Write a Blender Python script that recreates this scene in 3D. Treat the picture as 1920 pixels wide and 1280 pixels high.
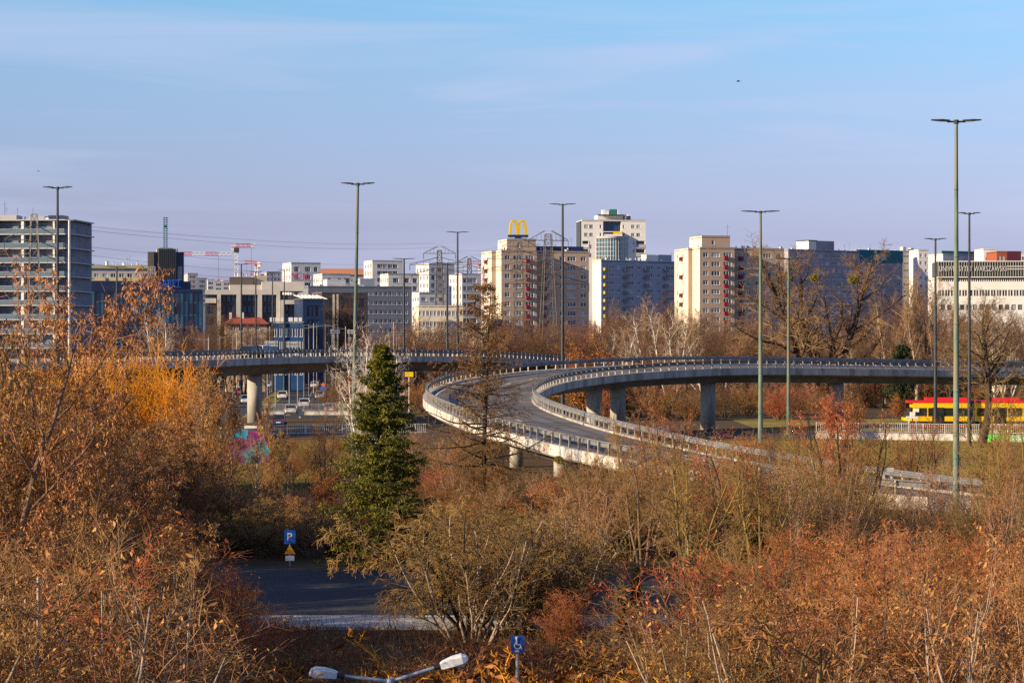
import bpy, math, random
import numpy as np

S = bpy.context.scene
for o in list(bpy.data.objects):
    bpy.data.objects.remove(o)
COL = S.collection
PI = math.pi
rad = math.radians
F = 4300.0      # focal length in photo pixels (photo is 1920 wide)
H = 10.0        # eye height above the street

# ------------------------------------------------------------------ camera
cd = bpy.data.cameras.new('camera')
cam = bpy.data.objects.new('camera', cd)
COL.objects.link(cam)
cam.location = (0, 0, H)
cam.rotation_euler = (PI / 2, 0, 0)
cd.sensor_width = 36
cd.lens = 36 * F / 1920
cd.clip_start = 0.5
cd.clip_end = 20000
S.camera = cam

# ------------------------------------------------------------------ light
SUN_AZ = 26.0   # degrees the sun stands behind the picture plane, on the left
SUN_EL = 18.0
world = bpy.data.worlds.new('World')
S.world = world
world.use_nodes = True
nt = world.node_tree
nd, lk = nt.nodes, nt.links
sky = nd.new('ShaderNodeTexSky')
sky.sky_type = 'NISHITA'
sky.sun_disc = False
sky.sun_elevation = rad(SUN_EL)
sky.sun_rotation = rad(270 - SUN_AZ)
sky.air_density = 1.0
sky.dust_density = 0.1
sky.ozone_density = 3.0
tc = nd.new('ShaderNodeTexCoord')
sep = nd.new('ShaderNodeSeparateXYZ')
lk.new(tc.outputs['Generated'], sep.inputs[0])
ramp = nd.new('ShaderNodeValToRGB')
lk.new(sep.outputs['Z'], ramp.inputs[0])
e = ramp.color_ramp.elements
e[0].position = 0.0
e[0].color = (0.50, 0.52, 1.12, 1)
e[1].position = 1.0
e[1].color = (0.30, 0.52, 0.92, 1)
for ps, c in ((0.03, (0.63, 0.59, 1.09)), (0.061, (0.92, 0.78, 1.15)), (0.113, (1.08, 1.08, 1.31)), (0.148, (1.02, 1.27, 1.46)), (0.30, (0.48, 0.75, 1.12))):
    k = e.new(ps)
    k.color = (*c, 1)
mul = nd.new('ShaderNodeMix')
mul.data_type = 'RGBA'
mul.blend_type = 'MULTIPLY'
mul.inputs[0].default_value = 1
lk.new(sky.outputs[0], mul.inputs[6])
lk.new(ramp.outputs[0], mul.inputs[7])
# thin cirrus streaks
mp = nd.new('ShaderNodeMapping')
mp.inputs['Scale'].default_value = (1.6, 1.6, 26)
mp.inputs['Rotation'].default_value = (0, rad(1.5), 0)
lk.new(tc.outputs['Generated'], mp.inputs[0])
nz = nd.new('ShaderNodeTexNoise')
nz.inputs['Scale'].default_value = 1.7
nz.inputs['Detail'].default_value = 7
nz.inputs['Roughness'].default_value = 0.55
nz.inputs['Distortion'].default_value = 0.9
lk.new(mp.outputs[0], nz.inputs['Vector'])
cr = nd.new('ShaderNodeValToRGB')
cr.color_ramp.elements[0].position = 0.44
cr.color_ramp.elements[0].color = (0, 0, 0, 1)
cr.color_ramp.elements[1].position = 0.80
cr.color_ramp.elements[1].color = (0.80, 0.80, 0.80, 1)
lk.new(nz.outputs[0], cr.inputs[0])
mc = nd.new('ShaderNodeMix')
mc.data_type = 'RGBA'
mc.inputs[7].default_value = (5.0, 5.4, 7.2, 1)
lk.new(cr.outputs[0], mc.inputs[0])
lk.new(mul.outputs[2], mc.inputs[6])
bg = nd['Background']
lk.new(mc.outputs[2], bg.inputs[0])
bg.inputs[1].default_value = 0.072

sd = bpy.data.lights.new('sun', 'SUN')
sun = bpy.data.objects.new('sun', sd)
COL.objects.link(sun)
sd.energy = 5.0
sd.angle = rad(0.5)
sd.color = (1.0, 0.78, 0.50)
sv = np.array([-math.cos(rad(SUN_AZ)) * math.cos(rad(SUN_EL)), -math.sin(rad(SUN_AZ)) * math.cos(rad(SUN_EL)), math.sin(rad(SUN_EL))])
from mathutils import Vector, Matrix
sun.rotation_euler = Vector(sv).to_track_quat('Z', 'Y').to_euler()
sun.location = (-200, -100, 120)

vs = S.view_settings
vs.view_transform = 'Standard'
vs.look = 'None'
vs.exposure = 0.72
vs.gamma = 1.0
S.cycles.max_bounces = 6
S.cycles.diffuse_bounces = 2
S.cycles.glossy_bounces = 3
S.cycles.transmission_bounces = 2
S.cycles.use_adaptive_sampling = False
S.cycles.adaptive_threshold = 0.02
S.cycles.use_denoising = False
S.cycles.sample_clamp_indirect = 6.0


# ------------------------------------------------------------------ helpers
def at(px, py, D):
    return Vector(((px - 960) / F * D, D, H - (py - 640) / F * D))


def gx(px, D):
    return (px - 960) / F * D


def gz(py, D):
    return H - (py - 640) / F * D


def tagged(o, label=None, cat=None, group=None, kind=None):
    if label: o['label'] = label
    if cat: o['category'] = cat
    if group: o['group'] = group
    if kind: o['kind'] = kind
    return o


def thing(name, label, cat, loc=(0, 0, 0), rz=0.0, group=None):
    o = bpy.data.objects.new(name, None)
    COL.objects.link(o)
    o.location = loc
    o.rotation_euler = (0, 0, rz)
    o.empty_display_size = 0.3
    return tagged(o, label, cat, group)


def ob(name, me, parent=None, loc=(0, 0, 0), rot=(0, 0, 0), scale=None):
    o = bpy.data.objects.new(name, me)
    COL.objects.link(o)
    o.location = loc
    o.rotation_euler = rot
    if scale: o.scale = scale
    if parent: o.parent = parent
    return o


_m = {}


def mat(name, c1, c2=None, scale=2.0, rough=0.8, var=0.0, metal=0.0, bump=0.0, spec=0.3, detail=5, stretch=None, emit=None, lo=0.35, hi=0.65, c3=None, s3=0.3):
    if name in _m: return _m[name]
    m = bpy.data.materials.new(name)
    m.use_nodes = True
    t = m.node_tree
    n, l = t.nodes, t.links
    b = n['Principled BSDF']
    b.inputs['Roughness'].default_value = rough
    b.inputs['Metallic'].default_value = metal
    b.inputs['Specular IOR Level'].default_value = spec
    b.inputs['Base Color'].default_value = (*c1, 1)
    cur = None
    if c2 is not None or bump:
        g = n.new('ShaderNodeTexCoord')
        vec = g.outputs['Object']
        if stretch:
            mpn = n.new('ShaderNodeMapping')
            mpn.inputs['Scale'].default_value = stretch
            l.new(vec, mpn.inputs[0])
            vec = mpn.outputs[0]
        no = n.new('ShaderNodeTexNoise')
        no.inputs['Scale'].default_value = scale
        no.inputs['Detail'].default_value = detail
        no.inputs['Roughness'].default_value = 0.6
        l.new(vec, no.inputs['Vector'])
    if c2 is not None:
        r = n.new('ShaderNodeValToRGB')
        r.color_ramp.elements[0].position = lo
        r.color_ramp.elements[0].color = (*c1, 1)
        r.color_ramp.elements[1].position = hi
        r.color_ramp.elements[1].color = (*c2, 1)
        l.new(no.outputs[0], r.inputs[0])
        cur = r.outputs[0]
        if c3 is not None:
            no2 = n.new('ShaderNodeTexNoise')
            no2.inputs['Scale'].default_value = s3
            no2.inputs['Detail'].default_value = 3
            l.new(vec, no2.inputs['Vector'])
            r2 = n.new('ShaderNodeValToRGB')
            r2.color_ramp.elements[0].position = 0.48
            r2.color_ramp.elements[1].position = 0.62
            l.new(no2.outputs[0], r2.inputs[0])
            mx = n.new('ShaderNodeMix')
            mx.data_type = 'RGBA'
            mx.inputs[7].default_value = (*c3, 1)
            l.new(r2.outputs[0], mx.inputs[0])
            l.new(cur, mx.inputs[6])
            cur = mx.outputs[2]
    if var:
        oi = n.new('ShaderNodeObjectInfo')
        hs = n.new('ShaderNodeHueSaturation')
        if cur is None:
            hs.inputs['Color'].default_value = (*c1, 1)
        else:
            l.new(cur, hs.inputs['Color'])
        mr = n.new('ShaderNodeMapRange')
        mr.inputs[3].default_value = 1 - var
        mr.inputs[4].default_value = 1 + var
        l.new(oi.outputs['Random'], mr.inputs[0])
        l.new(mr.outputs[0], hs.inputs['Value'])
        mr2 = n.new('ShaderNodeMapRange')
        mr2.inputs[3].default_value = 0.5 + var * 0.045
        mr2.inputs[4].default_value = 0.5 - var * 0.045
        l.new(oi.outputs['Random'], mr2.inputs[0])
        l.new(mr2.outputs[0], hs.inputs['Hue'])
        cur = hs.outputs[0]
    if cur is not None:
        l.new(cur, b.inputs['Base Color'])
    if bump:
        bp = n.new('ShaderNodeBump')
        bp.inputs['Strength'].default_value = bump
        bp.inputs['Distance'].default_value = 0.05
        l.new(no.outputs[0], bp.inputs['Height'])
        l.new(bp.outputs[0], b.inputs['Normal'])
    if emit:
        b.inputs['Emission Color'].default_value = (*c1, 1)
        b.inputs['Emission Strength'].default_value = emit
    _m[name] = m
    return m


class MB:
    """collects boxes, bars, tubes and polygons into one mesh"""

    def __init__(s):
        s.v, s.f, s.mi, s.mats = [], [], [], []

    def _mi(s, m):
        if m not in s.mats: s.mats.append(m)
        return s.mats.index(m)

    def raw(s, vs_, fs, m):
        k = len(s.v)
        i = s._mi(m)
        s.v += [tuple(p) for p in vs_]
        s.f += [tuple(k + j for j in f) for f in fs]
        s.mi += [i] * len(fs)
        return s

    def box(s, x0, x1, y0, y1, z0, z1, m):
        v = [(x0, y0, z0), (x1, y0, z0), (x1, y1, z0), (x0, y1, z0), (x0, y0, z1), (x1, y0, z1), (x1, y1, z1), (x0, y1, z1)]
        return s.raw(v, [(3, 2, 1, 0), (4, 5, 6, 7), (0, 1, 5, 4), (1, 2, 6, 5), (2, 3, 7, 6), (3, 0, 4, 7)], m)

    def tube(s, p0, p1, r0, r1, n, m, cap=True):
        p0, p1 = Vector(p0), Vector(p1)
        d = (p1 - p0).normalized()
        a = d.cross(Vector((0, 0, 1)) if abs(d.z) < 0.9 else Vector((1, 0, 0))).normalized()
        b = d.cross(a)
        vs_ = []
        for p, r in ((p0, r0), (p1, r1)):
            for i in range(n):
                t = 2 * PI * i / n
                vs_.append(p + a * (r * math.cos(t)) + b * (r * math.sin(t)))
        fs = [(i, (i + 1) % n, n + (i + 1) % n, n + i) for i in range(n)]
        if cap: fs += [tuple(range(n))[::-1], tuple(range(n, 2 * n))]
        return s.raw(vs_, fs, m)

    def line(s, pts, r, n, m):
        for a, b in zip(pts[:-1], pts[1:]): s.tube(a, b, r, r, n, m, cap=False)
        return s

    def prism(s, poly, z0, z1, m):
        n = len(poly)
        vs_ = [(p[0], p[1], z0) for p in poly] + [(p[0], p[1], z1) for p in poly]
        fs = [(i, (i + 1) % n, n + (i + 1) % n, n + i) for i in range(n)] + [tuple(range(n))[::-1], tuple(range(n, 2 * n))]
        return s.raw(vs_, fs, m)

    def mesh(s, name, smooth=False):
        me = bpy.data.meshes.new(name)
        me.from_pydata(s.v, [], s.f)
        for m in s.mats: me.materials.append(m)
        me.polygons.foreach_set('material_index', s.mi)
        if smooth: me.polygons.foreach_set('use_smooth', [True] * len(s.f))
        me.update()
        return me

    def ob(s, name, parent=None, loc=(0, 0, 0), rot=(0, 0, 0), smooth=False):
        return ob(name, s.mesh(name, smooth), parent, loc, rot)


def sweep(prof, P, N, closed=True, m=None, name='sweep', Z=None):
    """profile [(offset along N, dz)] swept along P; N are unit plan normals"""
    n, k = len(prof), len(P)
    v = []
    for p, q in zip(P, N):
        for o, dz in prof:
            v.append((p[0] + q[0] * o, p[1] + q[1] * o, p[2] + dz + (q[2] * o if len(q) > 2 else 0)))
    f = []
    r = n if closed else n - 1
    for i in range(k - 1):
        for j in range(r):
            a, b = i * n + j, i * n + (j + 1) % n
            f.append((a, b, b + n, a + n))
    if closed:
        f.append(tuple(range(n))[::-1])
        f.append(tuple(range((k - 1) * n, k * n)))
    return v, f


def catmull(P, step):
    P = [np.array(p, float) for p in P]
    P = [2 * P[0] - P[1]] + P + [2 * P[-1] - P[-2]]
    out = []
    for i in range(1, len(P) - 2):
        n = max(2, int(np.linalg.norm(P[i + 1] - P[i]) / step))
        for j in range(n):
            t = j / n
            a, b, c, d = P[i - 1], P[i], P[i + 1], P[i + 2]
            out.append(0.5 * (2 * b + (c - a) * t + (2 * a - 5 * b + 4 * c - d) * t * t + (3 * b - a - 3 * c + d) * t ** 3))
    out.append(P[-2])
    return np.array(out)


def resample(P, step):
    s = np.r_[0, np.cumsum(np.linalg.norm(np.diff(P, axis=0), axis=1))]
    t = np.arange(0, s[-1], step)
    return np.stack([np.interp(t, s, P[:, i]) for i in range(3)], 1)


def text(body, size, ext, m, parent, loc, rot=(PI / 2, 0, 0), name='lettering', align='LEFT', space=1.0):
    c = bpy.data.curves.new(name, 'FONT')
    c.body = body
    c.size = size
    c.extrude = ext
    c.space_character = space
    c.align_x = align
    t = bpy.data.objects.new(name, c)
    me = bpy.data.meshes.new_from_object(t)
    bpy.data.objects.remove(t)
    me.materials.clear()
    me.materials.append(m)
    return ob(name, me, parent, loc, rot)


# ------------------------------------------------------------------ materials
class _Mats(dict):
    def __missing__(self, k):
        return _m[k]


M = _Mats()
M['asphalt'] = mat('asphalt', (0.036, 0.037, 0.042), (0.065, 0.064, 0.067), 1.2, 0.85, c3=(0.045, 0.044, 0.046), s3=0.15)
M['deck_asphalt'] = mat('deck_asphalt', (0.14, 0.128, 0.118), (0.23, 0.208, 0.188), 0.55, 0.85, c3=(0.10, 0.092, 0.086), s3=0.16, detail=9)
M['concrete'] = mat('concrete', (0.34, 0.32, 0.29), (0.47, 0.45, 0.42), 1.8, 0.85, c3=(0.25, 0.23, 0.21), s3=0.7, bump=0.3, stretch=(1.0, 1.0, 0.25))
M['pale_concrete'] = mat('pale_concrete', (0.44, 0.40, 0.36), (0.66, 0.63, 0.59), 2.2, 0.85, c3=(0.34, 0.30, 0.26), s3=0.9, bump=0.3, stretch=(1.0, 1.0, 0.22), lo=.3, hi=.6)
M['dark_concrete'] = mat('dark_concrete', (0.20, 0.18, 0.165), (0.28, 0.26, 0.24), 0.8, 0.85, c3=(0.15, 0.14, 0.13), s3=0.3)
M['galv'] = mat('galvanised_steel', (0.42, 0.42, 0.42), (0.55, 0.55, 0.55), 3, 0.45, metal=0.6)
M['rail_dark'] = mat('weathered_rail', (0.13, 0.14, 0.16), (0.20, 0.21, 0.23), 2, 0.75, spec=.15)
M['rail_post'] = mat('rail_post_paint', (0.26, 0.235, 0.205), (0.46, 0.43, 0.39), 5, 0.7, var=.25)
M['white_paint'] = mat('white_paint', (0.74, 0.73, 0.70), (0.82, 0.81, 0.79), 2, 0.6)
M['road_white'] = mat('road_marking_white', (0.65, 0.64, 0.62), (0.78, 0.77, 0.75), 5, 0.7)
M['grass'] = mat('dry_grass', (0.20, 0.155, 0.03), (0.34, 0.26, 0.05), 0.35, 0.95, c3=(0.12, 0.12, 0.025), s3=0.06, bump=0.6, detail=10)
M['litter'] = mat('leaf_litter', (0.06, 0.033, 0.014), (0.13, 0.072, 0.03), 0.5, 0.95, c3=(0.075, 0.06, 0.02), s3=0.07, bump=0.6, detail=10)
M['glass'] = mat('window_glass', (0.025, 0.04, 0.065), None, rough=0.12, spec=0.6)
_t = M['glass'].node_tree
_oi = _t.nodes.new('ShaderNodeObjectInfo')
_cr = _t.nodes.new('ShaderNodeValToRGB')
_cr.color_ramp.interpolation = 'CONSTANT'
_cr.color_ramp.elements[0].color = (0.02, 0.035, 0.06, 1)
_cr.color_ramp.elements[1].position = 0.34
_cr.color_ramp.elements[1].color = (0.05, 0.075, 0.11, 1)
for _p, _c in ((0.55, (0.14, 0.16, 0.19)), (0.75, (0.34, 0.35, 0.36)), (0.9, (0.10, 0.09, 0.08))):      # blinds, net curtains, dark rooms
    _k = _cr.color_ramp.elements.new(_p)
    _k.color = (*_c, 1)
_t.links.new(_oi.outputs['Random'], _cr.inputs[0])
_t.links.new(_cr.outputs[0], _t.nodes['Principled BSDF'].inputs['Base Color'])
M['blue_glass'] = mat('blue_facade_glass', (0.016, 0.075, 0.165), None, rough=0.12, spec=0.6, var=0.7)
M['navy'] = mat('navy_cladding', (0.012, 0.03, 0.09), (0.016, 0.04, 0.11), 0.3, 0.4, spec=0.5)
M['frame_white'] = mat('white_window_frame', (0.72, 0.72, 0.72), None, rough=0.5)
M['frame_dark'] = mat('dark_window_frame', (0.05, 0.06, 0.07), None, rough=0.4)
M['curtain'] = mat('net_curtain', (0.45, 0.44, 0.43), None, rough=0.9, var=0.4)
M['tan'] = mat('tan_render', (0.44, 0.33, 0.25), (0.48, 0.365, 0.28), 0.25, 0.9, c3=(0.42, 0.315, 0.245), s3=0.1)
M['cream'] = mat('cream_render', (0.70, 0.62, 0.50), (0.74, 0.66, 0.54), 0.25, 0.9)
M['red'] = mat('red_balcony', (0.16, 0.012, 0.024), (0.19, 0.014, 0.028), 1, 0.6)
M['bluegrey'] = mat('blue_grey_render', (0.33, 0.36, 0.44), (0.37, 0.40, 0.47), 0.2, 0.9)
M['white_render'] = mat('white_render', (0.72, 0.70, 0.66), (0.78, 0.76, 0.73), 0.25, 0.85)
M['grey_render'] = mat('grey_render', (0.40, 0.39, 0.41), (0.46, 0.45, 0.46), 0.2, 0.85)
M['lilac'] = mat('lilac_grey_render', (0.30, 0.28, 0.32), (0.36, 0.34, 0.38), 0.2, 0.9)
M['teal'] = mat('teal_render', (0.03, 0.15, 0.19), (0.04, 0.18, 0.22), 0.3, 0.8)
M['roof'] = mat('roof_felt', (0.10, 0.10, 0.11), (0.15, 0.15, 0.16), 1, 0.9)
M['brown_clad'] = mat('brown_cladding', (0.10, 0.085, 0.075), (0.15, 0.125, 0.11), 2.0, 0.6, stretch=(4, 4, 0.1))
M['green_steel'] = mat('green_steel', (0.03, 0.16, 0.15), None, rough=0.5)
M['orange_tile'] = mat('orange_roof_tile', (0.52, 0.20, 0.10), (0.60, 0.25, 0.13), 1.5, 0.85)
M['red_tile'] = mat('red_roof_tile', (0.34, 0.07, 0.04), (0.42, 0.10, 0.06), 1.5, 0.8)
M['yellow'] = mat('sign_yellow', (0.75, 0.50, 0.0), (0.8, 0.55, 0.0), 1, 0.4)
M['sign_blue'] = mat('sign_blue', (0.015, 0.10, 0.42), (0.02, 0.12, 0.48), 3, 0.4)
M['letter_blue'] = mat('letter_blue', (0.03, 0.16, 0.75), None, rough=0.4)
M['crimson'] = mat('crimson_letters', (0.45, 0.01, 0.06), None, rough=0.5)
M['lamp_dark'] = mat('dark_lamp_steel', (0.035, 0.04, 0.045), (0.06, 0.065, 0.07), 3, 0.5, metal=0.3)
M['lamp_green'] = mat('green_weathered_mast', (0.070, 0.125, 0.105), (0.155, 0.225, 0.185), 1.2, 0.65, c3=(0.19, 0.17, 0.10), var=.22, s3=0.7, stretch=(3, 3, 0.6))
M['steel_pylon'] = mat('pylon_steel', (0.11, 0.10, 0.10), (0.16, 0.15, 0.14), 1, 0.7, metal=0.2)
M['crane_red'] = mat('crane_red', (0.62, 0.08, 0.09), None, rough=0.5)
M['crane_white'] = mat('crane_white', (0.75, 0.73, 0.70), None, rough=0.5)
M['tyre'] = mat('tyre_rubber', (0.02, 0.02, 0.022), None, rough=0.85)
M['rim'] = mat('wheel_rim', (0.5, 0.5, 0.52), None, rough=0.3, metal=0.9)
M['car_glass'] = mat('car_glass', (0.015, 0.02, 0.025), None, rough=0.05, spec=0.8)
M['tail_red'] = mat('tail_light_red', (0.5, 0.01, 0.01), None, rough=0.2)
M['lens'] = mat('head_lamp_lens', (0.8, 0.8, 0.78), None, rough=0.1)
M['orange'] = mat('signal_orange', (0.80, 0.14, 0.02), None, rough=0.5)
M['tram_red'] = mat('tram_red', (0.62, 0.02, 0.02), None, rough=0.35, spec=0.5)
M['tram_yellow'] = mat('tram_yellow', (0.85, 0.52, 0.0), None, rough=0.35, spec=0.5)
M['black'] = mat('black_plastic', (0.02, 0.02, 0.02), None, rough=0.6)
M['lamp_white'] = mat('white_lamp_housing', (0.60, 0.62, 0.66), (0.70, 0.72, 0.75), 6, 0.35)
M['lamp_arm'] = mat('lamp_arm_grey_blue', (0.28, 0.36, 0.46), (0.36, 0.44, 0.54), 6, 0.5, metal=0.2)
# trees
M['bark_brown'] = mat('brown_bark', (0.10, 0.065, 0.04), (0.19, 0.13, 0.08), 6, 0.95, var=0.25, stretch=(4, 4, 1), bump=0.5)
M['bark_dark'] = mat('dark_bark', (0.035, 0.026, 0.02), (0.085, 0.06, 0.042), 6, 0.95, var=0.2, stretch=(4, 4, 1), bump=0.5)
M['bark_pale'] = mat('pale_bark', (0.30, 0.22, 0.15), (0.42, 0.33, 0.24), 5, 0.9, var=0.2, stretch=(3, 3, 1), bump=0.4)
M['bark_lichen'] = mat('lichen_bark', (0.12, 0.085, 0.045), (0.34, 0.235, 0.05), 1.6, 0.95, var=0.15, bump=0.5)
M['bark_birch'] = mat('birch_bark', (0.72, 0.66, 0.57), (0.60, 0.53, 0.44), 4, 0.8, c3=(0.10, 0.08, 0.07), s3=2.0, var=0.1)
M['twig_brown'] = mat('brown_twigs', (0.20, 0.088, 0.036), (0.43, 0.225, 0.095), 0.9, 0.85, var=0.42)
M['twig_red'] = mat('reddish_twigs', (0.235, 0.076, 0.024), (0.42, 0.155, 0.050), 0.9, 0.85, var=0.40)
M['twig_grey'] = mat('grey_brown_twigs', (0.19, 0.105, 0.050), (0.40, 0.25, 0.125), 0.9, 0.85, var=0.38)
M['twig_olive'] = mat('olive_twigs', (0.17, 0.093, 0.030), (0.38, 0.235, 0.080), 0.8, 0.9, var=0.2)
M['twig_far'] = mat('far_wood_twigs', (0.125, 0.059, 0.032), (0.21, 0.106, 0.058), 0.3, 0.9, var=0.32)
M['twig_orange'] = mat('orange_willow_twigs', (0.60, 0.235, 0.010), (0.80, 0.36, 0.018), 0.9, 0.8, var=0.18)
M['twig_birch'] = mat('birch_twigs', (0.42, 0.30, 0.20), (0.50, 0.38, 0.28), 1, 0.85, var=0.15)
M['key_tan'] = mat('dry_tan_leaves', (0.21, 0.088, 0.024), (0.54, 0.28, 0.090), 1.8, 0.75, var=0.22)
M['key_rust'] = mat('rust_brown_leaves', (0.19, 0.068, 0.020), (0.44, 0.180, 0.052), 1.6, 0.75, var=0.22)
M['larch'] = mat('larch_needles', (0.13, 0.068, 0.024), (0.235, 0.13, 0.048), 1.5, 0.85, var=0.1)
M['spruce'] = mat('spruce_needles', (0.045, 0.058, 0.006), (0.21, 0.19, 0.012), 1.2, 0.8)
M['thuja_olive'] = mat('olive_thuja', (0.09, 0.085, 0.012), (0.20, 0.165, 0.02), 2, 0.85, var=0.15)
M['thuja_dark'] = mat('dark_evergreen', (0.022, 0.036, 0.014), (0.045, 0.06, 0.02), 2, 0.85, var=0.2)
M['mistletoe'] = mat('mistletoe_leaves', (0.16, 0.14, 0.02), (0.26, 0.21, 0.03), 2, 0.8)

# ------------------------------------------------------------------ ground, roads
def sheet(name, poly, z, m, kind='structure', label=None):
    me = bpy.data.meshes.new(name)
    me.from_pydata([(x, y, z) for x, y in poly], [], [tuple(range(len(poly)))])
    me.materials.append(m)
    return tagged(ob(name, me), label, None, None, kind)


sheet('ground', [(-6000, -300), (6000, -300), (6000, 9000), (-6000, 9000)], 0.0, M['litter'])
# grass areas
sheet('grass_bank', [(8, 166), (70, 160), (80, 231), (12, 231)], 0.008, M['grass'])
sheet('grass_verge', [(-60, 150), (-14, 150), (-12, 232), (-60, 232)], 0.008, M['grass'])
sheet('tram_verge', [(28, 255), (140, 249), (140, 300), (28, 296)], 0.008, M['grass'])
# car park road near the camera (in the shade of the trees on the left)
sheet('car_park_road', [(-60, 104), (-4, 101), (6, 98), (26, 96), (40, 95), (40, 86), (9, 82.8), (-60, 82.8)], 0.012, M['asphalt'])
pv = MB().box(-60, 9, 79.6, 82.6, -.2, .11, mat('pale_paving', (0.38, 0.37, 0.36), (0.48, 0.47, 0.46), 2, .8))
tagged(pv.ob('pavement'), kind='structure')
kb = MB().box(-60, 9, 82.61, 82.78, -.2, .13, M['pale_concrete'])
tagged(kb.ob('kerb'), kind='structure')
# street that passes under the ramp on the right
sheet('underpass_street', [(2, 238), (120, 233), (120, 248), (30, 254), (2, 270)], 0.016, M['asphalt'])
# avenue that runs away under the viaduct on the left
ax0, ax1 = -30.0, -78.0
def avenue(x0, x1, z, name, m, kind='structure'):
    # offsets from the avenue axis
    pts = [(-34 + x0, 300), (-34 + x1, 300), (-80 + x1 * 1.0, 900), (-80 + x0 * 1.0, 900)]
    return sheet(name, pts, z, m, kind)
avenue(-14, -1.5, 0.016, 'avenue_lanes', M['asphalt'])
avenue(1.5, 11, 0.016, 'avenue_lanes', M['asphalt'])
avenue(-1.4, 1.4, 0.02, 'median_grass', M['grass'])
avenue(11.2, 16, 0.02, 'avenue_verge', M['grass'])
mk = MB()
for i in range(40):
    t0 = i / 40
    y = 300 + 600 * t0
    x = -34 - 46 * t0
    for off in (-7.6, 6.2):
        xa, xb = x + off, x + off - 46 / 600 * 5
        mk.raw([(xa - .1, y, .026), (xa + .1, y, .026), (xb + .1, y + 5, .026), (xb - .1, y + 5, .026)], [(0, 1, 2, 3)], M['road_white'])
tagged(mk.ob('avenue_markings'), kind='structure')

# ------------------------------------------------------------------ the curved ramp
INNER = [[110, 302, 5.7], [85, 291, 6.05], [62.5, 280, 6.35], [46.5, 270, 6.70], [28.8, 258.5, 7.04], [19.93, 252.11, 6.92], [12.21, 244.18, 6.54], [7.7, 236.52, 6.15], [4.79, 228.65, 5.75],
         [3.07, 220.05, 5.29], [2.35, 210.68, 4.86], [2.79, 200.2, 4.41], [4.5, 188.5, 3.92], [7.71, 174.44, 3.27], [11.12, 164.91, 2.72], [13.8, 158.2, 2.32],
         [17.49, 150.8, 1.88], [20.88, 145.6, 1.50], [24.5, 141.4, 1.14], [28.5, 138.4, 0.80], [34, 136.2, 0.45], [42, 134.8, 0.2], [54, 134, 0.1]]


def frame(P):
    T = np.gradient(P[:, :2], axis=0)
    T /= np.linalg.norm(T, axis=1)[:, None]
    return T, np.stack([T[:, 1], -T[:, 0]], 1)      # right hand normal of travel


W_R, BANK = 10.4, 0.040
RP = catmull(INNER, 1.2)
RT, RN = frame(RP)
RN3 = np.c_[RN, np.full(len(RN), BANK)]
ramp_ob = thing('curved_ramp', 'curved concrete ramp looping down from the right towards the thicket in front', 'ramp', (0, 0, 0))


def sw(prof, P, N, m, name, parent, closed=True, smooth=False):
    b = MB()
    v, f = sweep(prof, P, N, closed)
    b.raw(v, f, m)
    me = b.mesh(name, smooth)
    return ob(name, me, parent)


sw([(0.55, -0.16), (W_R - 0.55, -0.16), (W_R - 0.55, -0.6), (0.55, -0.6)], RP, RN3, M['deck_asphalt'], 'roadway', ramp_ob)
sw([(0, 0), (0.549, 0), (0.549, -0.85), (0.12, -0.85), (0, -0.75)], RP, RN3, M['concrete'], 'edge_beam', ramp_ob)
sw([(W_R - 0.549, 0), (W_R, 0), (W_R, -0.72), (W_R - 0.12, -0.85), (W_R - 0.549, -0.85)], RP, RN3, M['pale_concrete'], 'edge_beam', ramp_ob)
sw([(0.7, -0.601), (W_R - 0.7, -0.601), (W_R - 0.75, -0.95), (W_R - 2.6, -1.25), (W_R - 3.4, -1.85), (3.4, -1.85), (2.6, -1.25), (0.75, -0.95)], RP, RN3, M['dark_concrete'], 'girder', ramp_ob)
# lane markings
mk = MB()
s = np.r_[0, np.cumsum(np.linalg.norm(np.diff(RP, axis=0), axis=1))]


def ramp_pt(d, off, dz):
    i = min(max(int(np.searchsorted(s, d)), 1), len(s) - 1)
    t = (d - s[i - 1]) / (s[i] - s[i - 1])
    p = RP[i - 1] * (1 - t) + RP[i] * t
    n = RN[i - 1] * (1 - t) + RN[i] * t
    return Vector((p[0] + n[0] * off, p[1] + n[1] * off, p[2] + BANK * off + dz))


d = 4.0
while d < s[-1] - 8:
    mk = MB()
    for q in range(2):
        a, b = d + q * 1.1, d + q * 1.1 + 1.1
        mk.raw([ramp_pt(a, 5.08, -.152), ramp_pt(a, 5.30, -.152), ramp_pt(b, 5.30, -.152), ramp_pt(b, 5.08, -.152)], [(0, 1, 2, 3)], M['road_white'])
    mk.ob('lane_dash', ramp_ob)
    d += 7.5
for off in (W_R - 1.15,):
    mk = MB()
    n = int(s[-1] / 1.5)
    for q in range(n):
        a, b = q * 1.5, q * 1.5 + 1.501
        mk.raw([ramp_pt(a, off, -.152), ramp_pt(a, off + .15, -.152), ramp_pt(b, off + .15, -.152), ramp_pt(b, off, -.152)], [(0, 1, 2, 3)], M['road_white'])
    mk.ob('edge_line', ramp_ob)


for off in (1.9, 3.6, 6.2, 7.9):
    v, f = sweep([(off, -.1575), (off + .55, -.1575)], RP, RN3, closed=False)
    MB().raw(v, f, mat('tyre_worn_asphalt', (0.085, 0.078, 0.073), (0.165, 0.15, 0.137), .9, .75, detail=8)).ob('tyre_track', ramp_ob)
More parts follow.
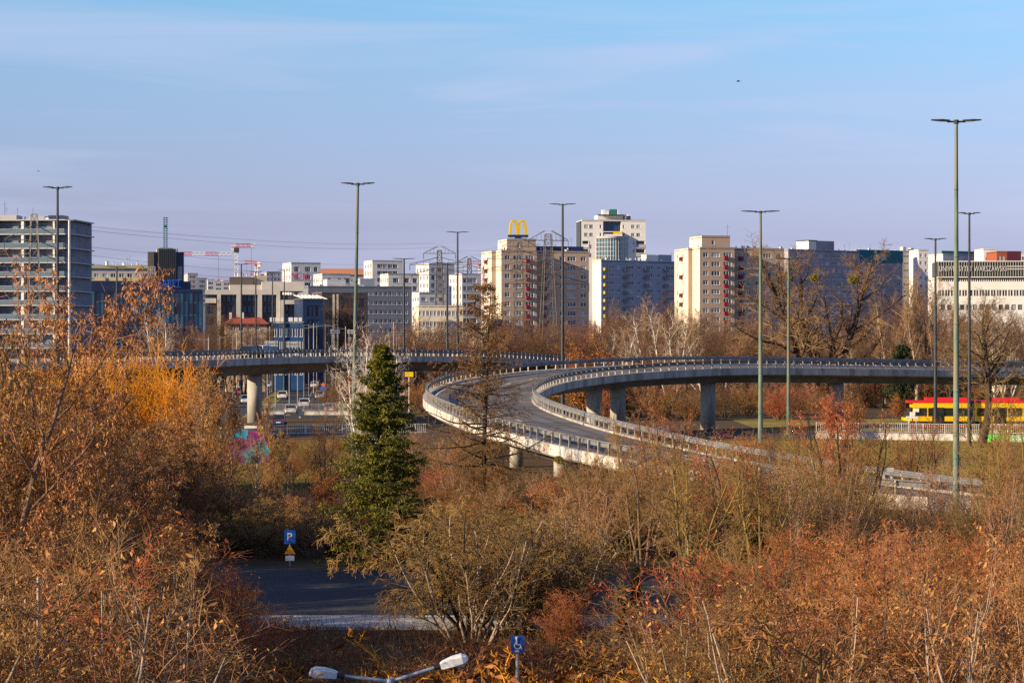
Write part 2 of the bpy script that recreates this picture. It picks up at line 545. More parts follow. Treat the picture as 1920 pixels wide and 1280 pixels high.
# expansion joints and repair patches in the deck
for d_ in np.arange(14, s[-1] - 20, 33):
    mk = MB()
    for q in range(4):
        o0, o1 = .56 + q * 2.32, .56 + (q + 1) * 2.32
        mk.raw([ramp_pt(d_, o0, -.154), ramp_pt(d_, o1, -.154), ramp_pt(d_ + .35, o1, -.154), ramp_pt(d_ + .35, o0, -.154)], [(0, 1, 2, 3)], M['black'])
    mk.ob('expansion_joint', ramp_ob)
rr = random.Random(9)
for i in range(11):
    d_, o_, w_ = rr.uniform(60, s[-1] - 40), rr.uniform(1.2, 7.6), rr.uniform(.9, 1.8)
    mk = MB()
    L_ = rr.uniform(2.5, 7)
    for q in range(4):
        a, b = d_ + q * L_ / 4, d_ + (q + 1) * L_ / 4
        mk.raw([ramp_pt(a, o_, -.1555), ramp_pt(a, o_ + w_, -.1555), ramp_pt(b, o_ + w_, -.1555), ramp_pt(b, o_, -.1555)], [(0, 1, 2, 3)], mat('asphalt_patch', (0.06, 0.058, 0.056), (0.085, 0.08, 0.078), 3, .9))
    mk.ob('asphalt_patch', ramp_ob)


def guard_rail(parent, P, N, off, m_beam, step, h=0.78, side=1, maxposts=300, dz0=0.0, skip=None):
    """W-beam rail with a top bar on posts; posts are sub-parts"""
    g = MB()
    w = 0.16 * side
    v, f = sweep([(off + w, h - .30), (off + w + .05 * side, h - .24), (off + w, h - .17), (off + w + .05 * side, h - .08), (off + w, h), (off + w - .04 * side, h), (off + w - .04 * side, h - .30)], P, N)
    g.raw(v, f, m_beam)
    v, f = sweep([(off - .06, h + .02), (off + .06, h + .02), (off + .06, h + .10), (off - .06, h + .10)], P, N)
    g.raw(v, f, m_beam)
    root = g.ob('guard_rail', parent)
    ss = np.r_[0, np.cumsum(np.linalg.norm(np.diff(P, axis=0), axis=1))]
    pm = MB().box(-.05, .05, -.06, .06, dz0, h + .02, M['rail_post'])
    pm.box(-.05, .05, .06 if side > 0 else -.2, .2 if side > 0 else -.06, h - .28, h - .1, M['rail_post'])
    pm = pm.mesh('post')
    n = min(maxposts, int(ss[-1] / step))
    for i in range(n):
        d_ = i * step + .4
        j = min(max(int(np.searchsorted(ss, d_)), 1), len(ss) - 1)
        t = (d_ - ss[j - 1]) / (ss[j] - ss[j - 1])
        p = P[j - 1] * (1 - t) + P[j] * t
        q = N[j]
        z = p[2] + (q[2] * off if len(q) > 2 else 0)
        ob('post', pm, root, (p[0] + q[0] * off, p[1] + q[1] * off, z), (0, 0, math.atan2(q[1], q[0]) - PI / 2))
    return root


guard_rail(ramp_ob, RP, RN3, 0.28, M['rail_dark'], 1.33, side=1)
guard_rail(ramp_ob, RP, RN3, W_R - 0.28, M['rail_dark'], 1.33, side=-1)


def pillar(parent, x, y, z1, r, m=None):
    b = MB()
    b.tube((0, 0, -.2), (0, 0, z1), r, r, 24, m or M['concrete'])
    return b.ob('pillar', parent, (x, y, 0), smooth=False)


def smooth_mesh(o):
    for p in o.data.polygons:
        p.use_smooth = len(p.vertices) == 4
    return o


CEN = np.array([ramp_pt(d_, W_R / 2, 0) for d_ in s])
cpx = 960 + CEN[:, 0] / CEN[:, 1] * F
apex = int(cpx.argmin())
for px, near in ((1108, 0), (1160, 0), (1327, 0), (1572, 0),  (968, 1), (1052, 1), (1180, 1)):
    rng_ = range(apex, len(CEN)) if near else range(0, apex)
    i = min(rng_, key=lambda q: abs(cpx[q] - px))
    x, y, z = CEN[i]
    smooth_mesh(pillar(ramp_ob, x, y, z - 1.8, 0.55 if near else 0.85))

# ------------------------------------------------------------------ the far viaduct
VA = [(-58, 205, 7.7), (-48, 224, 7.85), (-34.8, 250, 7.95), (-30, 270, 8.05), (-24.3, 290, 8.1), (-18.3, 303, 8.1), (-11, 312.5, 8.0), (-1.5, 332, 7.7), (7.3, 350, 7.05), (16, 366, 6.4), (26, 381, 5.8)]
VP = catmull(VA, 1.5)
VT, VN = frame(VP)
VN = -VN            # away from the viewer (left of travel)
via = thing('far_viaduct', 'grey concrete viaduct crossing behind the spruce with two cars on it', 'viaduct')
sw([(0.55, -0.16), (9.4, -0.16), (9.4, -0.6), (0.55, -0.6)], VP, VN, M['deck_asphalt'], 'roadway', via)
sw([(0, 0), (0.549, 0), (0.549, -0.85), (0.1, -0.85), (0, -0.78)], VP, VN, M['concrete'], 'edge_beam', via)
sw([(9.401, 0), (9.95, 0), (9.95, -0.85), (9.401, -0.85)], VP, VN, M['pale_concrete'], 'edge_beam', via)
sw([(0.7, -0.601), (9.3, -0.601), (9.2, -0.95), (7.6, -1.3), (6.6, -2.1), (3.2, -2.1), (2.2, -1.3), (0.75, -0.95)], VP, VN, M['dark_concrete'], 'girder', via)
guard_rail(via, VP, VN, 0.28, M['rail_dark'], 1.4, side=1, maxposts=140)
guard_rail(via, VP, VN, 9.67, M['rail_dark'], 1.4, side=-1, maxposts=140)
vs_ = np.r_[0, np.cumsum(np.linalg.norm(np.diff(VP, axis=0), axis=1))]
vpx = 960 + (VP[:, 0] + VN[:, 0] * 4.9) / (VP[:, 1] + VN[:, 1] * 4.9) * F
for px in (250, 481, 735, 960):
    i = int(np.abs(vpx - px).argmin())
    x, y = VP[i, :2] + VN[i] * 4.9
    smooth_mesh(pillar(via, x, y, VP[i, 2] - 2.05, 0.9))


def via_pt(px, off, dz):
    i = int(np.abs(960 + VP[:, 0] / VP[:, 1] * F - px).argmin())
    x, y = VP[i, :2] + VN[i] * off
    return Vector((x, y, VP[i, 2] + dz)), math.atan2(VT[i, 1], VT[i, 0])


# ------------------------------------------------------------------ walls and fences at street level
def fence(name, label, p0, p1, h, m, spacing=0.16, post=2.0, wall=None, bar=0.018, cat='fence', wm=None, group=None):
    p0, p1 = Vector(p0), Vector(p1)
    L = (p1 - p0).length
    r = thing(name, label, cat, p0, math.atan2(p1.y - p0.y, p1.x - p0.x), group)
    z = 0
    if wall:
        MB().box(0, L, -.18, .18, -.3, wall, wm or M['pale_concrete']).ob('base_wall', r)
        MB().box(-.02, L + .02, -.22, .22, wall, wall + .08, wm or M['pale_concrete']).ob('coping', r)
        z = wall + .08
    b = MB()
    b.box(0, L, -.025, .025, z + h - .05, z + h, m)
    b.box(0, L, -.02, .02, z + .1, z + .14, m)
    b.ob('rail', r)
    pm = MB().box(-.035, .035, -.035, .035, z, z + h + .02, m).mesh('post')
    for i in range(int(L / post) + 1): ob('post', pm, r, (i * post + .036, 0, 0))
    n = int(L / spacing)
    if n <= 300:
        bm_ = MB().box(-bar, bar, -.012, .012, z + .14, z + h - .05, m).mesh('bar')
        for i in range(n):
            if abs(((i + .5) * spacing) % post - .036) > .06: ob('bar', bm_, r, ((i + .5) * spacing, 0, 0))
    else:
        bb = MB()
        for i in range(n): bb.box((i + .5) * spacing - bar, (i + .5) * spacing + bar, -.012, .012, z + .14, z + h - .05, m)
        bb.ob('bars', r)['kind'] = 'stuff'
    return r


fence('railing', 'white bar railing on a pale wall above the olive bank on the right', (gx(1530, 236), 236, 0), (gx(1838, 230), 230, 0), 1.0, mat('grey_white_rail', (0.46, 0.46, 0.45), None, rough=.6), .19, 2.2, .62)
rg = fence('railing', 'bar railing on a bright green painted wall at the right edge', (gx(1848, 229), 229, -.1), (gx(1990, 226), 226, -.1), 1.0, M['white_paint'], .19, 2.2, .8, wm=mat('green_painted_wall', (0.05, 0.42, 0.03), (0.10, 0.62, 0.05), 1.2, 0.8, c3=(0.35, 0.55, 0.35), s3=0.5))
fence('railing', 'upper bar railing beside the road under the far viaduct', (gx(486, 312), 312, .1), (gx(660, 312), 312, .1), 1.0, M['galv'], .18, 2.0, .35)
fence('railing', 'lower white bar railing behind the graffiti wall', (gx(468, 246), 246, -.0), (gx(800, 250), 250, 0), 1.05, M['white_paint'], .2, 2.0, None)

# graffiti wall: triangular concrete abutment painted all over
gw = thing('graffiti_wall', 'concrete retaining wall painted with turquoise, purple and white graffiti', 'wall', (gx(388, 186), 186, 0))
gs = 186 / F
b = MB()
poly = [(0, -.2), (118 * gs, -.2), (118 * gs, 1.2), (104 * gs, 2.75), (0, 2.75)]
n = len(poly)
b.raw([(x, 0, z) for x, z in poly] + [(x, .4, z) for x, z in poly], [tuple(range(n)), tuple(range(n, 2 * n))[::-1]] + [(i, n + i, n + (i + 1) % n, (i + 1) % n) for i in range(n)],
      mat('graffiti_base', (0.12, 0.03, 0.12), (0.30, 0.04, 0.12), 0.9, 0.8, c3=(0.02, 0.22, 0.30), s3=0.45, detail=2))
b.ob('wall_body', gw)


def blob(px0, py0, pts, m, name, parent, y):
    b = MB()
    v = [((px0 + x) * gs, y, (890 - py0 - z) * gs * 1.0 - .0) for x, z in pts]
    n = len(v)
    b.raw(v + [(a, c + .02, d_) for a, c, d_ in v], [tuple(range(n)), tuple(range(n, 2 * n))[::-1]] + [(i, n + i, n + (i + 1) % n, (i + 1) % n) for i in range(n)], m)
    return b.ob(name, parent)


gp = {'w': mat('graffiti_white', (0.7, 0.7, 0.68), (0.6, 0.58, 0.58), 3, .7), 'y': mat('graffiti_yellow', (0.8, 0.6, 0.0), None, rough=.7),
      't': mat('graffiti_turquoise', (0.01, 0.28, 0.42), (0.01, 0.20, 0.34), 2, .7), 'p': mat('graffiti_purple', (0.10, 0.01, 0.16), (0.2, 0.02, 0.14), 2, .7), 'r': mat('graffiti_pink', (0.6, 0.12, 0.12), None, rough=.7)}
blob(4, 818, [(0, 0), (24, 2), (23, 28), (9, 30)], gp['w'], 'painted_patch', gw, -.022)
blob(16, 838, [(6, 0), (12, 2), (10, 14), (0, 13), (1, 6)], gp['y'], 'painted_patch', gw, -.045)
blob(44, 822, [(0, 4), (14, 0), (34, 3), (30, 20), (16, 16), (2, 24)], gp['t'], 'painted_patch', gw, -.022)
blob(74, 828, [(4, 0), (22, 4), (24, 18), (12, 28), (0, 16)], gp['p'], 'painted_patch', gw, -.022)
blob(90, 845, [(4, 0), (12, 4), (8, 12), (0, 10)], gp['t'], 'painted_patch', gw, -.045)
blob(40, 870, [(0, 2), (20, 0), (34, 8), (26, 18), (4, 17)], gp['p'], 'painted_patch', gw, -.022)
blob(2, 874, [(0, 2), (18, 0), (22, 8), (6, 14)], gp['r'], 'painted_patch', gw, -.022)
blob(98, 817, [(0, 0), (9, 1), (8, 6), (1, 5)], gp['y'], 'painted_patch', gw, -.045)
blob(70, 816, [(0, 0), (24, 1), (24, 5), (0, 6)], gp['w'], 'painted_patch', gw, -.048)

# ------------------------------------------------------------------ buildings
_wc = {}


def window_meshes(w, h, nm, fm, gm, t=0.07, sill=True, hbar=0.0):
    key = (round(w, 2), round(h, 2), nm, fm.name, gm.name, hbar)
    if key in _wc: return _wc[key]
    b = MB()
    b.box(0, w, -.04, .05, 0, t, fm)
    b.box(0, w, -.04, .05, h - t, h, fm)
    b.box(0, t, -.04, .05, t, h - t, fm)
    b.box(w - t, w, -.04, .05, t, h - t, fm)
    for i in range(nm):
        u = w * (i + 1) / (nm + 1)
        b.box(u - t * .6, u + t * .6, -.035, .05, t, h - t, fm)
    if hbar: b.box(t, w - t, -.03, .05, h * hbar - t * .5, h * hbar + t * .5, fm)
    if sill: b.box(-.08, w + .08, -.24, -.04, -.05, .03, fm)
    g = MB().box(t, w - t, .01, .04, t, h - t, gm)
    _wc[key] = (b.mesh('window'), g.mesh('pane'))
    return _wc[key]


def block(root, foot, z0, z1, wm, openings=None, roofm=None, parapet=0.35, depth=0.22, wname='wall', wallmats=None):
    """walls with real openings along a footprint (front edge runs left to right); returns list of opening frames.
    openings: {edge: [(u0,u1,za,zb, spec)]} spec=(mullions, frame, glass, hbar)"""
    openings = openings or {}
    n = len(foot)
    b = MB()
    for ei in range(n):
        p, q = Vector((*foot[ei], 0)), Vector((*foot[(ei + 1) % n], 0))
        L = (q - p).length
        U = (q - p) / L
        N = Vector((U.y, -U.x, 0))
        ops = [o for o in openings.get(ei, []) if o[0] > 0.02 and o[1] < L - .02]
        us = sorted(set([0, L] + [round(o[0], 3) for o in ops] + [round(o[1], 3) for o in ops]))
        zs = sorted(set([z0, z1] + [round(o[2], 3) for o in ops] + [round(o[3], 3) for o in ops]))
        m = (wallmats or {}).get(ei, wm)
        P = lambda u, z, d=0.0: tuple(p + U * u - N * d + Vector((0, 0, z)))
        for a, c in zip(us[:-1], us[1:]):
            run = None
            for za, zb in zip(zs[:-1], zs[1:]):
                um, zm = (a + c) / 2, (za + zb) / 2
                hole = any(o[0] < um < o[1] and o[2] < zm < o[3] for o in ops)
                if hole:
                    if run: b.raw([P(a, run[0]), P(c, run[0]), P(c, run[1]), P(a, run[1])], [(0, 1, 2, 3)], m)
                    run = None
                else:
                    run = (run[0], zb) if run else (za, zb)
            if run: b.raw([P(a, run[0]), P(c, run[0]), P(c, run[1]), P(a, run[1])], [(0, 1, 2, 3)], m)
        for o in ops:
            a, c, za, zb = [round(x, 3) for x in o[:4]]
            spec = o[4]
            dp = spec.get('depth', depth)
            for v in ([P(a, za), P(c, za), P(c, za, dp), P(a, za, dp)], [P(a, zb, dp), P(c, zb, dp), P(c, zb), P(a, zb)],
                      [P(a, za), P(a, za, dp), P(a, zb, dp), P(a, zb)], [P(c, za, dp), P(c, za), P(c, zb), P(c, zb, dp)]):
                b.raw(v, [(0, 1, 2, 3)], m)
            if dp > 0.5: b.raw([P(a, za, dp), P(c, za, dp), P(c, zb, dp), P(a, zb, dp)], [(0, 1, 2, 3)], m)
            if spec.get('win', True):
                fm_, gm_ = spec.get('frame', M['frame_white']), spec.get('glass', M['glass'])
                wme, gme = window_meshes(c - a, zb - za, spec.get('mull', 1), fm_, gm_, spec.get('t', .11), spec.get('sill', dp < .5), spec.get('hbar', 0))
                w = ob('window', wme, root, P(a, za, dp - .07 if dp < .5 else dp - .1), (0, 0, math.atan2(U.y, U.x)))
                ob('pane', gme, w)
    b.ob(wname, root)
    rb = MB()
    rb.prism(foot, z1 - parapet - .25, z1 - parapet, roofm or M['roof'])
    rb.ob('roof', root)
    # coping
    cb = MB()
    for ei in range(n):
        p, q = Vector((*foot[ei], 0)), Vector((*foot[(ei + 1) % n], 0))
        U = (q - p).normalized()
        N = Vector((U.y, -U.x, 0))
        a, c = p - U * .06, q + U * .06
        pts = [a + N * .06, c + N * .06, c - N * .25, a - N * .25]
        cb.prism([(v.x, v.y) for v in pts], z1 + .002 + ei * .003, z1 + .10 + ei * .003, M['galv'])
    cb.ob('coping', root)


def grid(cols, rows, h, **spec):
    return [(c - w / 2, c + w / 2, z, z + h, dict(spec, mull=(2 if w > 1.8 else 1 if w > .8 else 0))) for c, w in cols for z in rows]


def spanW(px0, px1, D, a):
    k1 = (px1 - 960) / F
    return (k1 * D - gx(px0, D)) / (math.cos(a) - k1 * math.sin(a))


def root_at(name, label, px, D, a_deg, cat='building', group=None):
    return thing(name, label, cat, (gx(px, D), D, 0), rad(a_deg), group)


def balcony(root, u, v, z, w, d, h, panel, rz=0.0, slab=None):
    b = MB()
    b.box(0, w, -d, 0, -.12, 0, slab or M['concrete'])
    r = b.ob('balcony', root, (u, v, z), (0, 0, rz))
    p = MB()
    p.box(-.03, w + .03, -d - .05, -d + .0, -.15, h, panel)
    p.box(-.03, .02, -d + .002, 0, -.1, h, panel)
    p.box(w - .02, w + .03, -d + .002, 0, -.1, h, panel)
    p.ob('balcony_panel', r)
    return r


def roof_clutter(root, x0, x1, y0, y1, z, n, seed, boxes=True):
    r = random.Random(seed)
    vent = MB().box(-.35, .35, -.35, .35, 0, .9, M['white_render']).box(-.42, .42, -.42, .42, .9, 1.02, M['galv']).mesh('roof_vent')
    fl = MB().tube((0, 0, 0), (0, 0, 1.0), .18, .18, 8, M['galv']).tube((0, 0, 1.0), (0, 0, 1.2), .3, .1, 8, M['galv']).mesh('roof_flue')
    an = MB().tube((0, 0, 0), (0, 0, 3.6), .035, .025, 5, M['frame_dark']).box(-.6, .6, -.02, .02, 3.1, 3.15, M['frame_dark']).box(-.4, .4, -.02, .02, 2.7, 2.75, M['frame_dark']).mesh('antenna')
    for i in range(n):
        me = r.choice([vent, vent, fl, fl, an])
        ob(me.name.split('.')[0], me, root, (r.uniform(x0, x1), r.uniform(y0, y1), z), (0, 0, r.uniform(0, 3)), (1, 1, r.uniform(.6, 1.3)))


# ---- tan apartment blocks (two of a kind)
def tan_block(px, label, D, roof_px, dark_top, seed):
    a = 14
    R = root_at('apartment_block', label, px, D, a, group='tan panel apartment blocks')
    z1 = gz(469 if px < 1000 else 463.5, D)
    st = 2.615
    rows = [z1 - 2.85 - i * st for i in range(13)]
    rows = [z for z in rows if z > 1]
    hW = 1.38
    W = 10.4
    foot = [(0, 0), (W, 0), (W, 4.2), (W + 16.6, 4.2), (W + 16.6, 19), (-1.3, 19), (-1.3, 6.4), (0, 6.4)]
    op = {0: grid([(1.75, 1.5), (4.75, 2.5), (8.3, 2.4)], rows, hW), 1: grid([(2.2, .8)], rows, hW),
          2: grid([(1.0, .7), (3.6, 2.2), (5.7, 1.1), (8.6, 1.6), (11.4, 2.5), (14.9, 1.6)], rows, hW),
          5: grid([(2.6, 1.4), (7.8, 1.4)], rows, hW), 7: grid([(2.6, .6)], rows, hW)}
    block(R, foot, 0, z1, M['tan'], op, wallmats={5: M['cream'], 7: M['cream'], 4: M['cream']})
    rr = random.Random(seed)
    for z in rows:
        balcony(R, 7.15, 0, z - .55, 1.1, .95, 1.0, M['red'])
        balcony(R, W + 2.75, 4.2, z - .55, 1.1, .95, 1.0, M['red'])
    for i, z in enumerate(rows):
        if rr.random() < .55: balcony(R, -1.3, 12.6, z - .55, 1.3, .7, 1.0, M['red'], rad(-90))
    # lift house
    x0, x1 = roof_px
    u0, u1 = (x0 - px) / (F / D), (x1 - px) / (F / D)
    zt = gz(447 if px < 1000 else 441, D)
    lh = [(u0 + .4, 3), (u1 - .6, 3), (u1 - .6, 14), (u0 + .4, 14)]
    block(R, lh, z1 - .4, zt, M['tan'], {0: [(3.0, 3.8, z1 + .8, z1 + 2.2, dict(mull=0))]}, wname='lift_house', wallmats={3: M['cream']})
    if dark_top:
        MB().box(u1 - .4, W + 15.5, 6, 15, z1 - .3, z1 + 1.5, M['navy']).ob('plant_room', R)
    roof_clutter(R, W + 1, W + 16, 5, 6, z1 - .3, 9, seed)
    roof_clutter(R, 0.5, 2.0, 1, 6, z1 - .3, 3, seed + 1)
    return R, u0, u1, zt


R1, u0, u1, zt = tan_block(940, 'tan apartment block with red balconies under the yellow arches sign', 650, (953, 1016), True, 3)
R2, v0, v1, zt2 = tan_block(1312, 'tan apartment block with red balconies just right of the blue-grey block', 650, (1320, 1383), False, 8)
b = MB()
b.tube((12.5, 12, zt2), (12.5, 12, zt2 + 4.2), .05, .03, 6, M['frame_dark'])
b.box(11.9, 13.1, 11.98, 12.02, zt2 + 3.0, zt2 + 3.05, M['frame_dark'])
b.ob('antenna', R2)

# yellow arches sign on the lift house
sp = at(971.5, 446.5, 655)
sg = thing('rooftop_sign', 'tall yellow double-arch letter sign on a dark base above the rooftop', 'sign', (sp.x, sp.y, zt), rad(8))
q = 655 / F
b = MB()
b.box(-19 * q, 19 * q, -.5, .5, .55, .55 + 4.6 * q, M['navy'])
b.box(-6 * q, 6 * q, -.3, .3, 0, .55, M['navy'])
for sx in (-15, 15):
    b.tube((sx * q, 0, .0), (sx * q, 0, .6), .12, .12, 6, M['galv'])
b.box(-18 * q, 18 * q, -.4, -.3, .12, .2, M['galv'])
b.ob('sign_base', sg)
zb = .55 + 4.6 * q
for k in (-1, 1):
    b = MB()
    pts_o, pts_i = [], []
    N_ = 26
    hw, hh = 9.4 * q, 28.5 * q
    for i in range(N_ + 1):
        t = -1 + 2 * i / N_
        x = hw * (abs(t) ** .85) * (1 if t > 0 else -1)
        z = hh * math.sqrt(max(0, 1 - abs(t) ** 2.3)) ** 1.0 if abs(t) < 1 else 0
        pts_o.append((x, z))
        ti = t
        xi = (hw - 4.9 * q) * (abs(ti) ** .85) * (1 if ti > 0 else -1)
        zi = (hh - 3.6 * q) * math.sqrt(max(0, 1 - abs(ti) ** 2.3)) if abs(ti) < 1 else 0
        pts_i.append((xi, zi))
    cx = k * 8.0 * q
    v, f = [], []
    for (xo, zo), (xi, zi) in zip(pts_o, pts_i):
        xo_ = xo if True else 0
        v += [(cx + xo, -.45 + k * .0012, zb + zo), (cx + xi, -.45 + k * .0012, zb + zi), (cx + xi, .45 + k * .0012, zb + zi), (cx + xo, .45 + k * .0012, zb + zo)]
    for i in range(N_):
        for j in range(4):
            a_, c_ = i * 4 + j, i * 4 + (j + 1) % 4
            f.append((a_, c_, c_ + 4, a_ + 4))
    f += [(0, 1, 2, 3), tuple(range(N_ * 4, N_ * 4 + 4))]
    b.raw(v, f, M['yellow'])
    b.ob('arch', sg)

# ---- blue-grey block with a white end wall
D = 760
R = root_at('apartment_block', 'blue-grey block with a bright white end wall between the two tan blocks', 1127, D, 32)
W = spanW(1127, 1268, D, rad(32))
z1 = gz(487.5, D)
rows = [z1 - 2.9 - i * 2.6 for i in range(12) if z1 - 2.9 - i * 2.6 > 1]
k = W / 673
cl = [(80, 70), (157, 30), (255, 65), (335, 30), (430, 60), (515, 30), (612, 70)]
op = {0: grid([(c * k, max(1.3, w * k * 1.0)) for c, w in cl], rows, 1.25), 3: grid([(2.0, .9)], rows[:0], 1.2)}
foot = [(0, 0), (W, 0), (W, 6), (0, 5)]
block(R, foot, 0, z1, M['bluegrey'], op, wallmats={3: M['white_render']})
MB().box(-.1, .6, -.12, 5.1, z1 + .12, z1 + .35, M['yellow']).ob('roof_edge', R)
yp = mat('ochre_balcony_panel', (0.45, 0.33, 0.10), None, rough=.7)
for z in rows:
    balcony(R, .9, 0, z - .5, 1.3, 1.0, .9, yp)
    for c in (210, 392, 570): balcony(R, c * k - .6, 0, z - .5, 1.5, 1.0, 1.0, mat('grey_balcony_panel', (0.22, 0.22, 0.24), None, rough=.7))
roof_clutter(R, 1, W - 1, .8, 3, z1 - .3, 22, 21)
bb = MB()
bb.box(W * .62, W * .78, 1, 4, z1 - .3, z1 + 2.2, M['white_render'])
bb.box(W * .78 + .01, W * .96, 1, 4, z1 - .3, z1 + 2.3, M['bluegrey'])
bb.ob('plant_room', R)

# ---- white tower block behind it
D = 830
R = root_at('white_tower_block', 'white tower block with a curved glass bay and yellow awning', 1091, D, 6)
W = spanW(1091, 1210.5, D, rad(6))
z1 = gz(412, D)
pm_ = F / D
U = lambda px: (px - 1091) / pm_ / math.cos(rad(6))
Z = lambda py: gz(py, D)
op = []
for px0, px1, py0, py1, mu in ((1095.5, 1103.5, 421, 428.5, 1), (1105, 1112, 421, 428.5, 1), (1124.5, 1128, 421, 428, 0), (1168, 1171.5, 421, 428, 0), (1184, 1190.5, 421, 428, 1), (1194, 1201, 421, 428, 1),
                               (1095.5, 1102.5, 436.5, 443.5, 1), (1105, 1112, 436.5, 443.5, 1), (1124.5, 1128, 436.5, 443, 0), (1168, 1171.5, 436.5, 443, 0), (1184, 1190.5, 436.5, 443.5, 1), (1194, 1201, 436.5, 443.5, 1),
                               (1105, 1107.5, 452, 458.5, 0), (1187.5, 1190.5, 452, 458.5, 0), (1187.5, 1190.5, 467, 474, 0), (1105, 1107.5, 467, 474, 0)):
    op.append((U(px0), U(px1), Z(py1), Z(py0), dict(mull=mu)))
for px0, px1, py0, py1 in ((1131, 1165, 415, 433.5), (1131, 1165, 435, 444), (1193.5, 1209.5, 451, 464.5), (1193.5, 1209.5, 466.5, 480), (1092, 1103.5, 451.5, 464), (1092, 1103.5, 467, 480)):
    op.append((U(px0), U(px1), Z(py1), Z(py0), dict(mull=3, depth=1.6, glass=M['blue_glass'], frame=M['frame_dark'])))
foot = [(0, 0), (W, 0), (W, 16), (0, 16)]
block(R, foot, 0, z1, M['white_render'], {0: op})
MB().box(-.5, -.01, 0.6, 12, 0, z1 - .4, M['frame_dark']).ob('wall_fin', R)
# curved bay
b, g = MB(), MB()
zb0, zb1 = Z(492), Z(447)
c0, c1 = U(1118), U(1178)
n = 12
arc = [(c0 + (c1 - c0) * i / n, -3.0 * math.sin(PI * i / n) - .01) for i in range(n + 1)]
pane_mb = MB()
for i in range(n):
    (xa, ya), (xb, yb) = arc[i], arc[i + 1]
    b.tube((xa, ya, 0), (xa, ya, zb1), .10, .10, 6, M['frame_white'])
    for zz in np.arange(zb0 - 20, zb1, 1.6):
        b.tube((xa, ya, zz), (xb, yb, zz), .07, .07, 5, M['frame_white'], cap=False)
bay = b.ob('glass_bay', R)
for i in range(n):
    (xa, ya), (xb, yb) = arc[i], arc[i + 1]
    g = MB()
    g.raw([(xa, ya, 1), (xb, yb, 1), (xb, yb, zb1), (xa, ya, zb1)], [(0, 1, 2, 3)], mat('bay_glass', (0.05, 0.13, 0.17), None, rough=.08, spec=.8, var=.5))
    g.ob('pane', bay)
rf = MB()
rf.prism([(c0 - .4, -.02)] + [(x, y * 1.15 - .2) for x, y in arc] + [(c1 + .4, -.02)], zb1, zb1 + .8, M['grey_render'])
rf.ob('bay_roof', R)
MB().box(U(1131), U(1165), -2.6, -2.5, zb1 + .8, zb1 + 1.5, M['white_render']).ob('balcony_panel', R)
aw = MB()
aw.raw([(U(1149), -.02, Z(434)), (U(1165.5), -.02, Z(434)), (U(1165.5), -2.2, Z(439)), (U(1149), -2.2, Z(439)), (U(1149), -2.2, Z(441)), (U(1165.5), -2.2, Z(441)),
        (U(1149), -.02, Z(433.6)), (U(1165.5), -.02, Z(433.6)), (U(1165.5), -2.25, Z(438.6)), (U(1149), -2.25, Z(438.6))],
       [(0, 1, 2, 3), (3, 2, 5, 4), (6, 7, 8, 9), (9, 8, 5, 4)], M['yellow'])
aw.ob('awning', R)
for py in (457.5, 473.5):
    MB().box(U(1193), U(1210), -.35, -.25, Z(py + 7), Z(py), M['grey_render']).ob('balcony_panel', R)
    MB().box(U(1090), U(1104), -.35, -.25, Z(py + 7), Z(py), M['white_render']).ob('balcony_panel', R)
ph = MB()
ph.box(U(1123), U(1170), 3, 12, z1 - .3, Z(402), M['white_render'])
ph.box(U(1170) + .01, U(1175), 3.2, 11, z1 - .3, Z(402.5), M['navy'])
ph.ob('penthouse', R)
pg = MB()
for i in range(12):
    x = U(1130) + (U(1174) - U(1130)) * i / 11
    pg.raw([(x, 2.9, Z(402) + .2), (x + .18, 2.9, Z(402) + .2), (x + 1.9, -.2, Z(411)), (x + 1.7, -.2, Z(411)), (x, 2.9, Z(402)), (x + .18, 2.9, Z(402)), (x + 1.9, -.2, Z(411.6)), (x + 1.7, -.2, Z(411.6))],
           [(0, 1, 2, 3), (7, 6, 5, 4), (0, 3, 7, 4), (1, 5, 6, 2)], M['frame_dark'])
pg.box(U(1121), U(1176), 2.6, 2.9, Z(402), Z(401), M['frame_dark'])
pg.ob('pergola', R)
rb = MB()
rb.box(U(1133.5), U(1139.5), 5, 8, Z(402), Z(391.5), M['white_render'])
rb.box(U(1140), U(1146), 5, 8, Z(402), Z(394), M['white_render'])
rb.box(U(1148), U(1160.5), 5, 8.5, Z(402), Z(390.5), M['green_steel'])
rb.box(U(1161.5), U(1163.5), 5, 8.5, Z(402), Z(391), M['white_render'])
rb.box(U(1180), U(1186), 4, 7, z1 - .3, Z(403), M['navy'])
rb.box(U(1181), U(1187), 3.9, 7.1, Z(403) + .001, Z(401), M['white_render'])
rb.ob('rooftop_unit', R)

# ---- blocks on the right behind the bare trees
def plain(name, label, px0, px1, ytop, D, a, depth, wm, cols, st, hW, wW, top=1.6, spec=None, sides=None, endm=None, group=None, zmin=1.0, rowsmax=99, cat='building', zbase=0):
    R = root_at(name, label, px0, D, a, cat, group)
    W = spanW(px0, px1, D, rad(a))
    z1 = gz(ytop, D)
    rows = [z1 - top - hW - i * st for i in range(40)]
    rows = [z for z in rows if z > zmin][:rowsmax]
    cw = [((i + .5) * W / cols, wW) for i in range(cols)] if isinstance(cols, int) else [((c - px0) / (px1 - px0) * W, w) for c, w in cols]
    op = {0: grid(cw, rows, hW, **(spec or {}))}
    if sides:
        op[3] = grid([((i + .5) * depth / sides, wW) for i in range(sides)], rows, hW, **(spec or {}))
        op[1] = op[3]
    block(R, [(0, 0), (W, 0), (W, depth), (0, depth)], zbase, z1, wm, op, wallmats={3: endm} if endm else None)
    return R, W, z1


